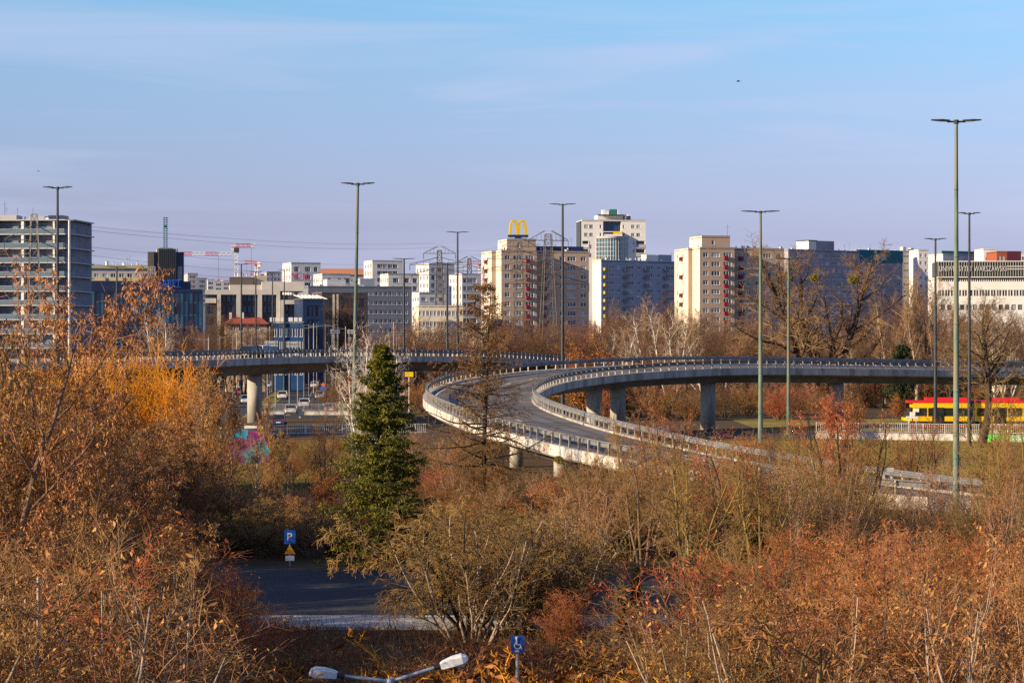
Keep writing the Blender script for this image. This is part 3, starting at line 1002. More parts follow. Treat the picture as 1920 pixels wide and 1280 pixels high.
DK = dict(frame=M['frame_dark'])
R, W, z1 = plain('apartment_block', 'grey-lilac block with a white-sided lift house behind the mistletoe tree', 1478, 1612, 467, 860, 34, 12, M['lilac'], 12, 2.7, 1.3, 1.8)
b = MB()
k = W / 134
b.box(44 * k, 58 * k, 2, 9, z1 - .3, z1 + 3.4, M['white_render'])
b.box(58 * k + .01, 92 * k, 2, 9, z1 - .3, z1 + 3.6, M['lilac'])
b.box(43 * k, 60 * k, 1.9, 9.1, z1 + 3.62, z1 + 3.8, M['navy'])
b.ob('lift_house', R)
roof_clutter(R, 1, W - 1, 1, 3, z1 - .3, 12, 33)
R, W, z1 = plain('apartment_block', 'block with a teal top storey behind the wood right of the mistletoe tree', 1606, 1692, 468, 886, 32, 4, M['lilac'], 6, 2.7, 1.3, 1.8)
MB().box(-.05, W + .05, -.28, -.02, gz(491, 886), z1 + .02, M['teal']).ob('teal_cladding', R)
wm_, gm_ = window_meshes(2.4, 1.9, 1, M['frame_white'], M['curtain'])
for px in (1640, 1651):
    w = ob('window', wm_, R, ((px - 1606) / 86 * W, -.34, gz(486, 886)))
    ob('pane', gm_, w)
roof_clutter(R, 1, W - 1, 1, 3, z1 - .3, 8, 35)
R, W, z1 = plain('apartment_block', 'narrow beige block beside the teal-topped block', 1692, 1720, 470, 908, 26, 3, M['grey_render'], 2, 2.8, 1.3, 2.4)
MB().box(1, 2.4, 1, 3, z1 - .3, z1 + 1.6, M['cream']).box(W - 2.4, W - 1, 1, 3, z1 - .3, z1 + 1.2, M['cream']).ob('chimney', R)
plain('white_house', 'small white block between the beige block and the long university building', 1722, 1741, 468, 900, 12, 12, M['white_render'], 2, 3, 1.4, 1.0)
R, W, z1 = plain('hall_building', 'blue-walled hall with a white end rising behind the university building', 1768, 1844, 476, 980, 30, 26, M['bluegrey'], 0, 3, 1.4, 1.5, endm=M['white_render'])
MB().box(0, W, .5, 1.0, z1, z1 + 1.4, M['green_steel']).ob('roof_screen', R)
plain('white_house', 'white block with a teal window right of the blue-walled hall', 1844, 1869, 466, 960, 4, 14, M['white_render'], [(1856, 3.6)], 3.4, 1.6, 3.6, top=3.4, rowsmax=1)
R, W, z1 = plain('brick_house', 'red-brown block with dark slit windows at the right end of the skyline', 1869, 1914, 471, 940, 6, 14, mat('red_brown_brick', (0.30, 0.085, 0.05), (0.36, 0.10, 0.06), 1, .85), [(1874, 1.0), (1881, 1.0)], 3.4, 2.6, 1.0, top=2.0, rowsmax=2)
MB().box(W * .42, W, -.4, -.02, z1 - 4, z1 + .02, mat('dark_red_panel', (0.10, 0.02, 0.05), None)).ob('cladding_panel', R)
plain('white_house', 'white block touching the right picture edge behind the lettered building', 1912, 1990, 474, 960, 4, 14, M['white_render'], 5, 3.2, 1.5, 1.6)

# ---- university building with lettering
D = 560
pm_ = F / D
R = root_at('university_building', 'long white building with vertical fins and university lettering', 1757, D, -4)
W = spanW(1757, 2010, D, rad(-4))
Ux = lambda px: (px - 1757) / pm_
Z = lambda py: gz(py, D)
op = []
for i in range(64):
    u = .5 + i * .52
    if u > W - 1: break
    op.append((u, u + .34, Z(528), Z(521.5), dict(mull=0, frame=M['frame_dark'], sill=False)))
for i in range(40):
    u = .6 + i * 1.38
    for q_ in (0, .62):
        if u + q_ + .5 < W: op.append((u + q_, u + q_ + .46, Z(555), Z(543.5), dict(mull=0, frame=M['frame_dark'], sill=False)))
for i in range(30):
    u = .9 + i * 1.55
    if u + 1.1 < W: op.append((u, u + 1.05, Z(581), Z(571), dict(mull=0, frame=M['frame_dark'], sill=False)))
block(R, [(0, 0), (W, 0), (W, 20), (0, 20)], 0, Z(519.5), M['white_render'], {0: op}, roofm=M['roof'])
b = MB()
b.box(.1, W, -.35, 12, Z(518), Z(491), mat('dark_band_glass', (0.075, 0.075, 0.066), (0.105, 0.10, 0.09), .5, .4))
b.ob('upper_storey', R)
MB().box(-.1, W, -.7, 12.2, Z(491) + .01, Z(489.5), M['white_paint']).ob('roof_slab', R)
b = MB().box(-.05, .05, -.66, -.37, Z(518), Z(491), mat('fin_grey', (0.38, 0.39, 0.37), None, rough=.6))
fm = b.mesh('fin')
for i in range(int(W / .62)): ob('fin', fm, R, (.3 + i * .62, 0, 0))
MB().box(-.1, W, -.8, -.02, Z(520.5), Z(519), M['white_paint']).ob('ledge', R)
t = text('UNIWERSYTET WARSZAWSKI', 1.85, .06, mat('letter_grey_white', (0.55, 0.55, 0.54), None), R, (.35, -.78, Z(508.8)), space=1.08)
t.scale = (.62, 1, 1)
b = MB()
for py in (500.5, 505.5): b.box(Ux(1885), W, -.74, -.69, Z(py), Z(py - 1.2), M['white_paint'])
b.ob('light_strip', R)

# ---- left balcony block
D = 480
pm_ = F / D
R = root_at('balcony_block', 'grey apartment block with glass-fronted loggias at the left edge', -40, D, -6)
W = spanW(-40, 122, D, rad(-6))
z1 = gz(412, D)
Z = lambda py: gz(py, D)
body = mat('loggia_grey', (0.17, 0.19, 0.24), (0.22, 0.24, 0.29), .4, .9)
ops = []
st = 26.6 / pm_
nfl = 9
for f_ in range(nfl):
    zt_ = z1 - .9 - f_ * st
    for u_, w_ in ((1.2, 2.0), (4.2, 2.6), (8.0, 2.0), (11.4, 2.6), (15.2, 1.6)):
        ops.append((u_, u_ + w_, zt_ - 2.35, zt_ - .25, dict(mull=1, frame=M['frame_dark'], sill=False, glass=M['blue_glass'])))
block(R, [(0, 1.8), (W, 1.8), (W + 1.0, 2.6), (W + 1.0, 16), (0, 16)], 0, z1, body, {0: ops, 1: []})
sl = MB().prism([(-.1, 0), (W, 0), (W + 1.9, 1.5), (W + 1.9, 15), (W + 1.01, 15), (W + 1.01, 2.59), (W + .005, 1.79), (-.1, 1.79)], .16, .38, mat('slab_edge', (0.42, 0.43, 0.46), (0.48, 0.49, 0.51), 1, .8)).mesh('floor_slab')
gl = MB()
gl.box(0, W - .2, .06, .10, .38, 1.35, mat('balustrade_glass', (0.11, 0.165, 0.205), None, rough=.08, spec=.8))
gl.raw([(W - .2, .06, .38), (W + 1.75, 1.55, .38), (W + 1.75, 1.55, 1.35), (W - .2, .06, 1.35)], [(0, 1, 2, 3)], _m['balustrade_glass'])
gl.box(0, W - .2, .05, .11, 1.35, 1.41, M['galv'])
gl = gl.mesh('glass_balustrade')
for f_ in range(nfl + 1):
    o = ob('floor_slab', sl, R, (0, 0, z1 - f_ * st - .38))
    if f_: ob('glass_balustrade', gl, o)
b = MB()
for u_ in ((62 + 22) / pm_, (30 - 2) / pm_):
    b = MB().box(u_ - .28, u_ + .28, .15, 1.75, 0, z1 - .4, M['white_render'])
    b.ob('pillar', R)
u_ = (104 + 40) / pm_
MB().box(u_ - .2, u_ + .2, .2, 1.75, 0, z1 - .4, M['white_render']).ob('pillar', R)
MB().box(3, 6.5, 5, 9, z1 - .3, z1 + 1.2, M['grey_render']).box(9.2, 12.6, 5, 9, z1 - .3, z1 + .9, M['grey_render']).box(13.4, 16.6, 5, 9, z1 - .3, z1 + 1.1, M['navy']).ob('rooftop_unit', R)
roof_clutter(R, 2, W - 1, 3, 8, z1 - .3, 14, 51)

# ---- blue glass office with sign, dark tower with a mast behind it
D = 520
pm_ = F / D
R = root_at('glass_office', 'dark blue glass office building with blue rooftop letters', 150, D, 14)
W = spanW(150, 378, D, rad(14))
Z = lambda py: gz(py, D)
z1 = Z(543)
b = MB()
b.box(.3, W - .3, .3, 17, 0, z1 - .4, M['navy'])
b.ob('core', R)
st = (23.6) / pm_
nc = 26
pw = W / nc
pane = MB().box(.05, pw - .05, -.03, .03, .35, st - .3, M['blue_glass']).mesh('glass_pane')
z = z1 - st
while z > 0:
    MB().box(0, W, -.06, .3, z - .25, z + .3, mat('spandrel_blue', (0.035, 0.09, 0.16), (0.05, 0.12, 0.2), .6, .35, spec=.5)).ob('spandrel', R)
    for i in range(nc): ob('glass_pane', pane, R, (i * pw, 0, z))
    z -= st
b = MB()
for i in range(nc + 1): b.box(i * pw - .04, i * pw + .04, -.14, -.03, 0, z1 - .4, M['frame_dark'])
b.ob('mullion', R)
MB().box(-.2, W + .2, -.3, 17.5, z1 - .4, z1 + .25, M['navy']).ob('roof', R)
W2 = W * (358 - 150) / (378 - 150)
MB().box(-.2, W2, .6, 16, z1 + .25, Z(526), M['navy']).ob('upper_storey', R)
# right flank
fl = MB().box(W + .01, W + .3, 0, 17, 0, z1 - .4, M['blue_glass'])
fl.ob('glass_pane', R)
sgn = thing('rooftop_letters', 'blue illuminated-style letters standing on the dark blue office roof', 'sign', R.location + Vector((math.cos(rad(14)) * W * .64, math.sin(rad(14)) * W * .64, Z(538))), rad(14))
text('FABET', 2.15, .18, M['letter_blue'], sgn, (0, .2, .3), space=1.12).scale = (.78, 1, 1)
MB().box(-.2, 5.2, .1, .5, 0, .14, M['letter_blue']).ob('sign_rail', sgn)

D = 600
pm_ = F / D
R = root_at('dark_tower', 'dark brown clad tower with a green ladder-like mast on top', 277.5, D, 10)
W = spanW(277.5, 345, D, rad(10))
Z = lambda py: gz(py, D)
z1 = Z(470)
k = W / 67.5
b = MB()
b.box(0, 11 * k, 0, 10, 0, Z(472), M['brown_clad'])
b.box(11 * k + .01, 19 * k, .8, 10, 0, Z(472), M['navy'])
b.box(19 * k + .01, 52 * k, -1.2, 11, 0, z1 + .5, M['brown_clad'])
b.box(52 * k + .01, 67.5 * k, .4, 10, 0, Z(472), M['navy'])
b.ob('tower_wall', R)
for i in range(9):
    u_ = (20 + i * 3.9) * k
    MB().box(u_, u_ + .14, -1.34, -1.2, 0, z1 + .4, M['frame_dark']).ob('cladding_rib', R)
wm_, gm_ = window_meshes(1.1, 3.4, 0, M['frame_white'], M['bay_glass'], hbar=.5)
for u_ in (1.2 * k, 5.6 * k, 56 * k):
    w = ob('window', wm_, R, (u_, -.12 if u_ < 20 * k and u_ < 11 * k else .3, Z(524)))
    ob('pane', gm_, w)
MB().box(20 * k, 47 * k, .5, 8, z1 + .5, Z(464.5), M['green_steel']).ob('mast_base', R)
b = MB()
xm = 33.5 * k
hm = (Z(405.5) - Z(464.5))
for sx in (-.36, .36):
    for sy in (3.6, 4.3):
        b.box(xm + sx - .07, xm + sx + .07, sy - .07, sy + .07, Z(464.5), Z(405.5), M['green_steel'])
b.ob('mast', R)
rg_ = MB().box(-.62, .62, 3.4, 4.5, 0, .16, M['green_steel']).mesh('mast_rung')
for i in range(14): ob('mast_rung', rg_, R, (xm, 0, Z(464.5) + .4 + i * (hm - .6) / 13))
MB().box(xm - .34, xm + .34, 3.5, 4.4, Z(425), Z(421), M['frame_dark']).ob('mast_unit', R)
roof_clutter(R, 1, W - 1, 1, 3, Z(472), 5, 61)

R, W, z1 = plain('apartment_block', 'cream and grey block with yellowish balconies left of the dark tower', 158, 282, 503.5, 700, 12, 14, M['grey_render'], 8, 2.8, 1.3, 1.5, top=1.4)
pk = W / 124
MB().box(-.3, W + .2, -.6, 14.4, z1 + .12, z1 + 1.1, mat('pale_olive_cornice', (0.42, 0.42, 0.26), None)).ob('cornice', R)
for i, px in enumerate((172, 205, 240)):
    for f_ in range(3): balcony(R, (px - 158) * pk, 0, z1 - 3.6 - f_ * 2.8, 4.0, 1.1, 1.0, mat('cream_yellow_panel', (0.62, 0.54, 0.30), None))
roof_clutter(R, 1, W - 1, 1, 5, z1 + 1.1, 10, 63)

# ---- office with big square white frames
D = 560
pm_ = F / D
R = root_at('framed_office', 'pale office block with big square frames round dark windows', 385, D, 8)
W = spanW(385, 566, D, rad(8))
Z = lambda py: gz(py, D)
k = W / 181
stone = mat('pale_stone_cladding', (0.52, 0.49, 0.45), (0.60, 0.57, 0.53), .6, .8)
b = MB()
b.box(0, W * .80, 1.2, 18, 0, Z(545), mat('dark_office_wall', (0.05, 0.05, 0.065), (0.07, 0.07, 0.085), .5, .5))
b.ob('wall', R)
fr = MB()
fr.box(0, 140 * k, -.2, 1.19, Z(552), Z(543), stone)
fr.box(22 * k, 29 * k, -.2, 1.19, 0, Z(552) - .002, stone)
fr.box(58 * k, 67 * k, -.2, 1.19, 0, Z(552) - .002, stone)
fr.box(98 * k, 106 * k, -.2, 1.19, 0, Z(552) - .002, stone)
fr.box(133 * k, 140 * k, -.2, 1.19, 0, Z(552) - .002, stone)
fr.box(0, 20 * k, .2, 1.19, Z(568), Z(559), stone)
fr.ob('stone_frame', R)
f2 = MB()
f2.box(141 * k, 181 * k, -1.2, .4, Z(570), Z(562), stone)
f2.box(141 * k, 147 * k, -1.2, .4, 0, Z(570) - .002, stone)
f2.box(173 * k, 181 * k, -1.2, .4, 0, Z(570) - .002, stone)
f2.ob('stone_frame', R)
MB().box(140.2 * k, 181 * k, .41, 18, 0, Z(552), M['dark_office_wall'] if 'dark_office_wall' in M else _m['dark_office_wall']).ob('wall', R)
for u_, w_, zs_ in ((31, 26, 3), (69, 27, 3), (108, 24, 3), (149, 23, 2), (1, 19, 3)):
    for f_ in range(zs_):
        zz = Z(565 + f_ * 21) if u_ != 149 else Z(583 + f_ * 18)
        for j in range(3):
            wm_, gm_ = window_meshes(w_ * k / 3 - .3, 1.7, 1, M['frame_dark'], M['blue_glass'], sill=False)
            w = ob('window', wm_, R, ((u_ + w_ / 3 * j) * k + .15, 1.1 if u_ != 149 else .3, zz))
            ob('pane', gm_, w)
b = MB()
b.box(46 * k, 118 * k, 4, 16, Z(545), Z(533), stone)
b.box(46 * k, 90 * k, 5, 15, Z(533) + .001, Z(518), M['brown_clad'])
b.box(90 * k + .01, 117 * k, 6, 15, Z(533) + .001, Z(515), mat('beige_plant_box', (0.42, 0.36, 0.29), None))
b.box(106 * k, 186 * k, 2.5, 16, Z(545) + .002, Z(527), stone)
b.ob('roof_block', R)
roof_clutter(R, 48 * k, 110 * k, 6, 12, Z(516), 10, 71)
# canopy beside it
b = MB()
for i in range(7):
    u_ = (165 + i * 7) * k
    b.raw([(u_, -.4, Z(552)), (u_ + .3, -.4, Z(552)), (u_ + 2.6, -5, Z(560)), (u_ + 2.3, -5, Z(560)), (u_, -.4, Z(553.2)), (u_ + .3, -.4, Z(553.2)), (u_ + 2.6, -5, Z(561)), (u_ + 2.3, -5, Z(561))],
          [(0, 1, 2, 3), (7, 6, 5, 4), (0, 3, 7, 4), (1, 5, 6, 2), (3, 2, 6, 7)], M['white_paint'])
b.ob('canopy_louvre', R)

# letters
sgn = thing('rooftop_letters', 'crimson rooftop letters in front of the white block', 'sign', at(545, 526, 600), rad(4))
x = 0
for ch, sz, wd in (('M', 2.7, 2.2), ('c', 2.0, 1.25), ('K', 2.7, 1.9)):
    text(ch, sz, .2, M['crimson'], sgn, (x, 0, .15), name='letter')
    x += wd * .9
MB().box(-.1, 4.6, -.05, .12, 0, .1, M['galv']).ob('sign_rail', sgn)

# ---- the pale skyline between them
plain('white_block', 'white block with dark window slots behind the crimson letters', 546, 601, 492, 900, 22, 12, M['white_render'], [(556, 2.0), (577, 2.4), (592, 1.6)], 3.1, 2.0, 2.0, sides=3)
R, W, z1 = plain('white_block', 'low white block right of the crimson letters', 604, 657, 513, 860, 22, 11, M['white_render'], [(618, 1.3), (637, 1.6), (651, 2.4)], 3.1, 1.9, 1.6, sides=4)
plain('white_block', 'far white block with dark balconies above the orange roof', 698, 755, 488, 1000, 20, 13, M['white_render'], 6, 3.0, 1.8, 2.4, sides=3)
plain('white_block', 'white block with paired slots in front of the orange roof end', 728, 786, 513, 880, 20, 11, M['white_render'], [(742, 2.2), (763, 1.8), (778, 1.8)], 3.1, 1.9, 1.8, sides=4)
plain('white_block', 'tall white block behind the left pylon', 804, 852, 494, 920, 24, 14, M['white_render'], [(812, 1.6), (826, 2.4), (846, 2.8)], 3.1, 1.9, 2.0, sides=4)
plain('white_block', 'white block with a dark window strip beside the tan block', 866, 902, 513, 880, 22, 14, M['white_render'], [(872, 1.6), (884, 4.2)], 3.1, 1.9, 2.0, sides=4)
plain('cream_house', 'low cream building with a row of windows below the left pylon', 785, 868, 572, 640, 8, 10, M['cream'], 12, 3.0, 1.4, .9)
plain('white_block', 'small white block under the tall white block', 786, 836, 548, 760, 20, 8, M['white_render'], 3, 3.0, 1.4, 1.8, sides=3)
R, W, z1 = plain('orange_roof_hall', 'long building with a rounded orange tile roof', 600, 750, 516, 1020, 10, 22, M['bluegrey'], 9, 3.2, 1.6, 1.6)
b = MB()
for i in range(7):
    t0, t1 = i / 7, (i + 1) / 7
    za, zb = z1 + .3 + 3.0 * math.sin(t0 * PI / 2), z1 + .3 + 3.0 * math.sin(t1 * PI / 2)
    ya, yb = -.6 + 11 * t0, -.6 + 11 * t1
    b.raw([(-1.0 + t0 * 3, ya, za), (W + 1.0 - t0 * 5, ya, za), (W + 1.0 - t1 * 5, yb, zb), (-1.0 + t1 * 3, yb, zb)], [(0, 1, 2, 3)], M['orange_tile'])
b.raw([(2, 10.4, z1 + 3.3), (W - 4, 10.4, z1 + 3.3), (W + 1, 22, z1 + .3), (-1, 22, z1 + .3), (-1.0, -.6, z1 + .3), (W + 1, -.6, z1 + .3)], [(0, 1, 2, 3), (4, 0, 3), (1, 5, 2)], M['orange_tile'])
b.ob('tile_roof', R)
R, W, z1 = plain('long_block', 'long blue-grey block with window bands behind the bare wood', 578, 772, 536, 720, 18, 12, mat('slate_blue_render', (0.17, 0.19, 0.25), (0.2, 0.22, 0.28), .3, .9), 22, 2.9, 1.3, 1.9, rowsmax=5)
roof_clutter(R, 2, W - 2, 1, 6, z1 - .3, 9, 77)
MB().box(W * .2, W * .38, 3, 8, z1 - .3, z1 + 2.2, M['white_render']).box(W * .52, W * .66, 3, 8, z1 - .3, z1 + 2.6, M['bluegrey']).ob('plant_room', R)
R, W, z1 = plain('glass_shop', 'dark glass building right of the framed office', 568, 606, 560, 545, 14, 14, M['navy'], 5, 3.4, 2.6, 1.0, spec=dict(glass=M['blue_glass'], frame=M['frame_dark'], sill=False))
R, W, z1 = plain('dark_office', 'dark brown office with tall pale stripes behind the green mast', 604, 690, 548, 600, 16, 14, mat('dark_brown_office', (0.075, 0.06, 0.065), (0.1, 0.08, 0.085), .5, .6), 13, 3.3, 2.2, 1.2, spec=dict(frame=M['frame_dark'], sill=False))
for px in (624, 631): MB().box((px - 604) / 86 * W, (px - 604) / 86 * W + .5, -.2, -.01, 2, z1 - .5, M['cream']).ob('stone_strip', R)
R, W, z1 = plain('blue_shop', 'blue glass-fronted shop behind the signs above the viaduct', 510, 568, 606, 470, 6, 12, mat('shop_blue', (0.02, 0.07, 0.20), (0.03, 0.09, 0.25), .5, .4), 6, 2.6, 1.8, 1.0, top=1.0, spec=dict(glass=M['blue_glass'], frame=M['frame_white'], sill=False))
hb = [(506, 514), (516, 523), (526, 535), (540, 549), (551, 558), (560, 566)]
bb = MB()
for p0_, p1_ in hb: bb.box((p0_ - 510) * W / 58, (p1_ - 510) * W / 58, -.1, .1, z1 + .4, z1 + 1.2, M['white_paint'])
bb.box(-.4, W + .2, -.06, -.02, z1 + .2, z1 + .35, M['galv'])
bb.ob('roof_board', R)

# red-roofed house
D = 455
R = root_at('red_roof_house', 'small house with a red tiled hipped roof left of the blue shop', 424, D, 10)
W = spanW(424, 500, D, rad(10))
z1 = gz(606, D)
cw = [(1.4, 1.0), (3.0, 1.0), (4.6, 1.0), (6.2, 1.0)]
block(R, [(0, 0), (W, 0), (W, 7), (0, 7)], 0, z1, mat('warm_stone', (0.50, 0.36, 0.24), (0.56, 0.42, 0.29), 1, .85), {0: grid(cw, [z1 - 1.5], .9) + grid(cw, [1.0], 1.4)})
zr = gz(594, D)
b = MB()
b.raw([(-.5, -.6, z1 - .1), (W + .5, -.6, z1 - .1), (W + .5, 7.6, z1 - .1), (-.5, 7.6, z1 - .1), (1.6, 3.5, zr), (W - 1.0, 3.5, zr)], [(0, 1, 5, 4), (1, 2, 5), (2, 3, 4, 5), (3, 0, 4), (3, 2, 1, 0)], M['red_tile'])
rf = b.ob('tile_roof', R)
for u_ in (.8, 3.2): MB().box(u_, u_ + .45, 2.6, 3.1, z1 + .2, zr + .9, M['white_render']).ob('chimney', rf)

# far town beyond everything
rr = random.Random(5)
for i, (p0_, p1_, yt, wm) in enumerate(((352, 371, 512, 'grey_render'), (371, 388, 521, 'bluegrey'), (389, 402, 524, 'white_render'), (402, 418, 527, 'white_render'), (418, 432, 526, 'cream'), (500, 527, 509, 'bluegrey'), (655, 684, 514, 'grey_render'))):
    lab = ['pale far block behind the glass office', 'small blue-grey far block right of the glass office', 'far white block low on the skyline left of the crane', 'second far white block low on the skyline left of the crane',
           'far cream block low on the skyline under the crane', 'far blue-grey block left of the white block with crimson letters', 'far grey block left of the orange roof end'][i]
    plain('far_block', lab, p0_, p1_, yt, 1500 + 40 * i, 18, 20, M[wm], 4, 3.2, 1.6, 2.4, rowsmax=6)

# ------------------------------------------------------------------ pylons, cables, cranes
def pylon(label, px, ytop, D, rz, wbase, arms, m=None):
    m = m or M['steel_pylon']
    zt_ = gz(ytop, D)
    R = thing('pylon', label, 'pylon', (gx(px, D), D, 0), rad(rz), 'power line pylons')
    b = MB()
    def half(z):
        t = z / zt_
        return wbase / 2 * (1 - t) ** 1.0 * .75 + (wbase * .16 if t > .0 else 0) + wbase * .0
    r = .09 * D / 600
    zs = [0]
    while zs[-1] < zt_ - .5: zs.append(min(zt_, zs[-1] + max(1.6, half(zs[-1]) * 2.0)))
    C = ((-1, -1), (1, -1), (1, 1), (-1, 1))
    for za, zb in zip(zs[:-1], zs[1:]):
        ha, hb_ = half(za), half(zb)
        for i in range(4):
            (x0, y0), (x1, y1) = C[i], C[(i + 1) % 4]
            b.tube((x0 * ha, y0 * ha, za), (x0 * hb_, y0 * hb_, zb), r, r, 4, m, cap=False)
            b.tube((x0 * ha, y0 * ha, za), (x1 * hb_, y1 * hb_, zb), r * .6, r * .6, 3, m, cap=False)
            b.tube((x1 * ha, y1 * ha, za), (x0 * hb_, y0 * hb_, zb), r * .6, r * .6, 3, m, cap=False)
            b.tube((x0 * hb_, y0 * hb_, zb), (x1 * hb_, y1 * hb_, zb), r * .6, r * .6, 3, m, cap=False)
    b.ob('lattice_mast', R)
    for z, L in arms:
        hz = half(z)
        a = MB()
        for sx in (-1, 1):
            for sy in (-1, 1):
                a.tube((sx * hz, sy * hz, z), (sx * L, 0, z), r * .8, r * .8, 4, m, cap=False)
                a.tube((sx * hz, sy * hz, z + 2.0), (sx * L, 0, z + .1), r * .8, r * .8, 4, m, cap=False)
            for j in range(1, 4):
                t = j / 4
                x = sx * (hz + (L - hz) * t)
                a.tube((x, -hz * (1 - t), z), (x, hz * (1 - t), z), r * .6, r * .6, 3, m, cap=False)
                a.tube((x, -hz * (1 - t), z), (x, 0, z + 2.0 * (1 - t)), r * .6, r * .6, 3, m, cap=False)
            a.tube((sx * L, 0, z - 1.6), (sx * L, 0, z), r * .9, r * .9, 5, M['frame_dark'])
        a.ob('cross_arm', R)
    return R


ZP = lambda py, D: gz(py, D)
pylon('wide lattice pylon in front of the tan block, right of the arches sign', 1028, 439, 470, 12, 3.9, [(ZP(449, 470) - .2, 4.2), (ZP(505, 470), 7.6), (ZP(532, 470), 8.6)])
pylon('slim lattice pylon in front of the tan block directly under the arches sign', 974, 454, 560, 8, 3.6, [(ZP(462, 560), 4.2), (ZP(486, 560), 8.0), (ZP(507, 560), 8.6)])
pylon('lattice pylon in front of the tall white block left of a dark street lamp', 824, 469, 660, -4, 3.6, [(ZP(475, 660), 4.6), (ZP(496, 660), 8.6), (ZP(515, 660), 8.0)])
pylon('far lattice pylon left of the tan block with the arches sign', 880, 484, 900, -4, 3.8, [(ZP(490, 900), 4.6), (ZP(508, 900), 8.6), (ZP(526, 900), 8.0)])
pylon('pale lattice pylon half hidden in leaves before the loggia block', 64, 400, 330, 20, 2.6, [(ZP(450, 330), 4.2), (ZP(478, 330), 5.4), (ZP(500, 330), 5.4)], mat('pale_pylon_steel', (0.24, 0.23, 0.22), None, rough=.7))


def cable(label, pts, sag, r=0.045):
    b = MB()
    for (p, q_) in zip(pts[:-1], pts[1:]):
        p, q_ = Vector(p), Vector(q_)
        n = 18
        prev = None
        L = []
        for i in range(n + 1):
            t = i / n
            v = p.lerp(q_, t)
            v.z -= sag * 4 * t * (1 - t)
            L.append(v)
        b.line(L, r, 4, M['steel_pylon'])
    return tagged(b.ob('power_cable'), label, 'cable', 'power cables strung from the left edge to the pylons')


for i, (ya, yb) in enumerate(((421, 449), (429, 456), (458, 482), (474, 500), (488, 507))):
    D0, D1, D2 = 330, 660, 560
    lab = ['topmost power cable crossing the sky above the dark tower', 'second power cable from the top crossing above the dark tower', 'third power cable, crossing the dark tower near its roof',
           'fourth power cable, running behind the cranes', 'lowest power cable, running low above the white blocks'][i]
    cable(lab, [at(-60, ya - 6, 300), at(64 + (6 if i % 2 else -6), ya - 8, D0), at(824 + (12 if i % 2 else -12), yb + 7, D1)] + ([at(974, 463 + i * 6, 560)] if i < 2 else []), 1.5 + i * .3, .02)
for i, (ya, yb) in enumerate(((470, 449), (497, 506), (516, 533))):
    lab = ['upper power cable between the left pylon and the wide pylon', 'middle power cable between the left pylon and the wide pylon', 'lower power cable between the left pylon and the wide pylon'][i]
    cable(lab, [at(836, ya, 660), at(974 + 8, ya - 6 + (yb - ya) * .6, 560), at(1028 + 30, yb, 470)], 1.0, .02)


def crane(label, px, ytop, D, jib, cj, tilt, rz, zb=0):
    z = gz(ytop, D)
    R = thing('tower_crane', label, 'crane', (gx(px, D), D, 0), rad(rz), 'tower cranes on the skyline')
    m, w = M['crane_red'], M['crane_white']
    b = MB()
    zz = 0
    while zz < z - 2:
        z2 = min(zz + 2.2, z - 2)
        for sx, sy in ((-1, -1), (1, -1), (1, 1), (-1, 1)):
            b.box(sx * .8 - .1, sx * .8 + .1, sy * .8 - .1, sy * .8 + .1, zz, z2, w)
        b.tube((-.8, -.8, zz), (.8, -.8, z2), .09, .09, 4, w, cap=False)
        b.tube((.8, .8, zz), (-.8, .8, z2), .09, .09, 4, w, cap=False)
        zz = z2
    b.ob('mast', R)
    j = MB()
    n = int(jib / 2.4)
    dz = math.tan(rad(tilt))
    for i in range(n):
        x0, x1 = i * 2.4, (i + 1) * 2.4
        mm = m if (i // 3) % 2 == 0 else w
        for y_, z_ in ((-.7, 0), (.7, 0), (0, 1.7)):
            j.tube((x0, y_, z - 1 + z_ + x0 * dz), (x1, y_, z - 1 + z_ + x1 * dz), .18, .18, 4, mm)
        j.tube((x0, -.7, z - 1 + x0 * dz), (x1, 0, z + .7 + x1 * dz), .11, .11, 3, mm)
        j.tube((x0, 0, z + .7 + x0 * dz), (x1, .7, z - 1 + x1 * dz), .11, .11, 3, mm)
    j.ob('jib', R)
    c = MB()
    c.box(-cj, 1.0, -.8, .8, z - 1.3, z - .6, m)
    c.box(-cj, -cj + 1.9, -.8, .8, z - 2.6, z + .1, w)
    c.ob('counter_jib', R)
    MB().box(-1.2, 1.4, -1.9, -.85, z - 3.6, z - 1.4, M['frame_dark']).ob('cab', R)
    xh = jib * .72
    MB().tube((xh, 0, z - 14), (xh, 0, z - 1), .07, .07, 4, M['frame_dark']).box(xh - .6, xh + .6, -.3, .3, z - 15, z - 14, m).ob('hook', R)
    return R


crane('red and white tower crane with a level jib pointing right above the pale office', 443, 460, 1150, 10.5, 2.5, 1, 8)
crane('smaller tower crane behind the pale office with its jib pointing left', 481, 492, 1350, 8.5, 2.6, 4, 172)
crane('tower crane behind the dark tower with a long level jib reaching right', 335, 475, 1250, 30, 8, -.2, 6)
crane('far tower crane with a red and white jib left of the tan block', 900, 492, 1400, 14, 5, 0, 174)


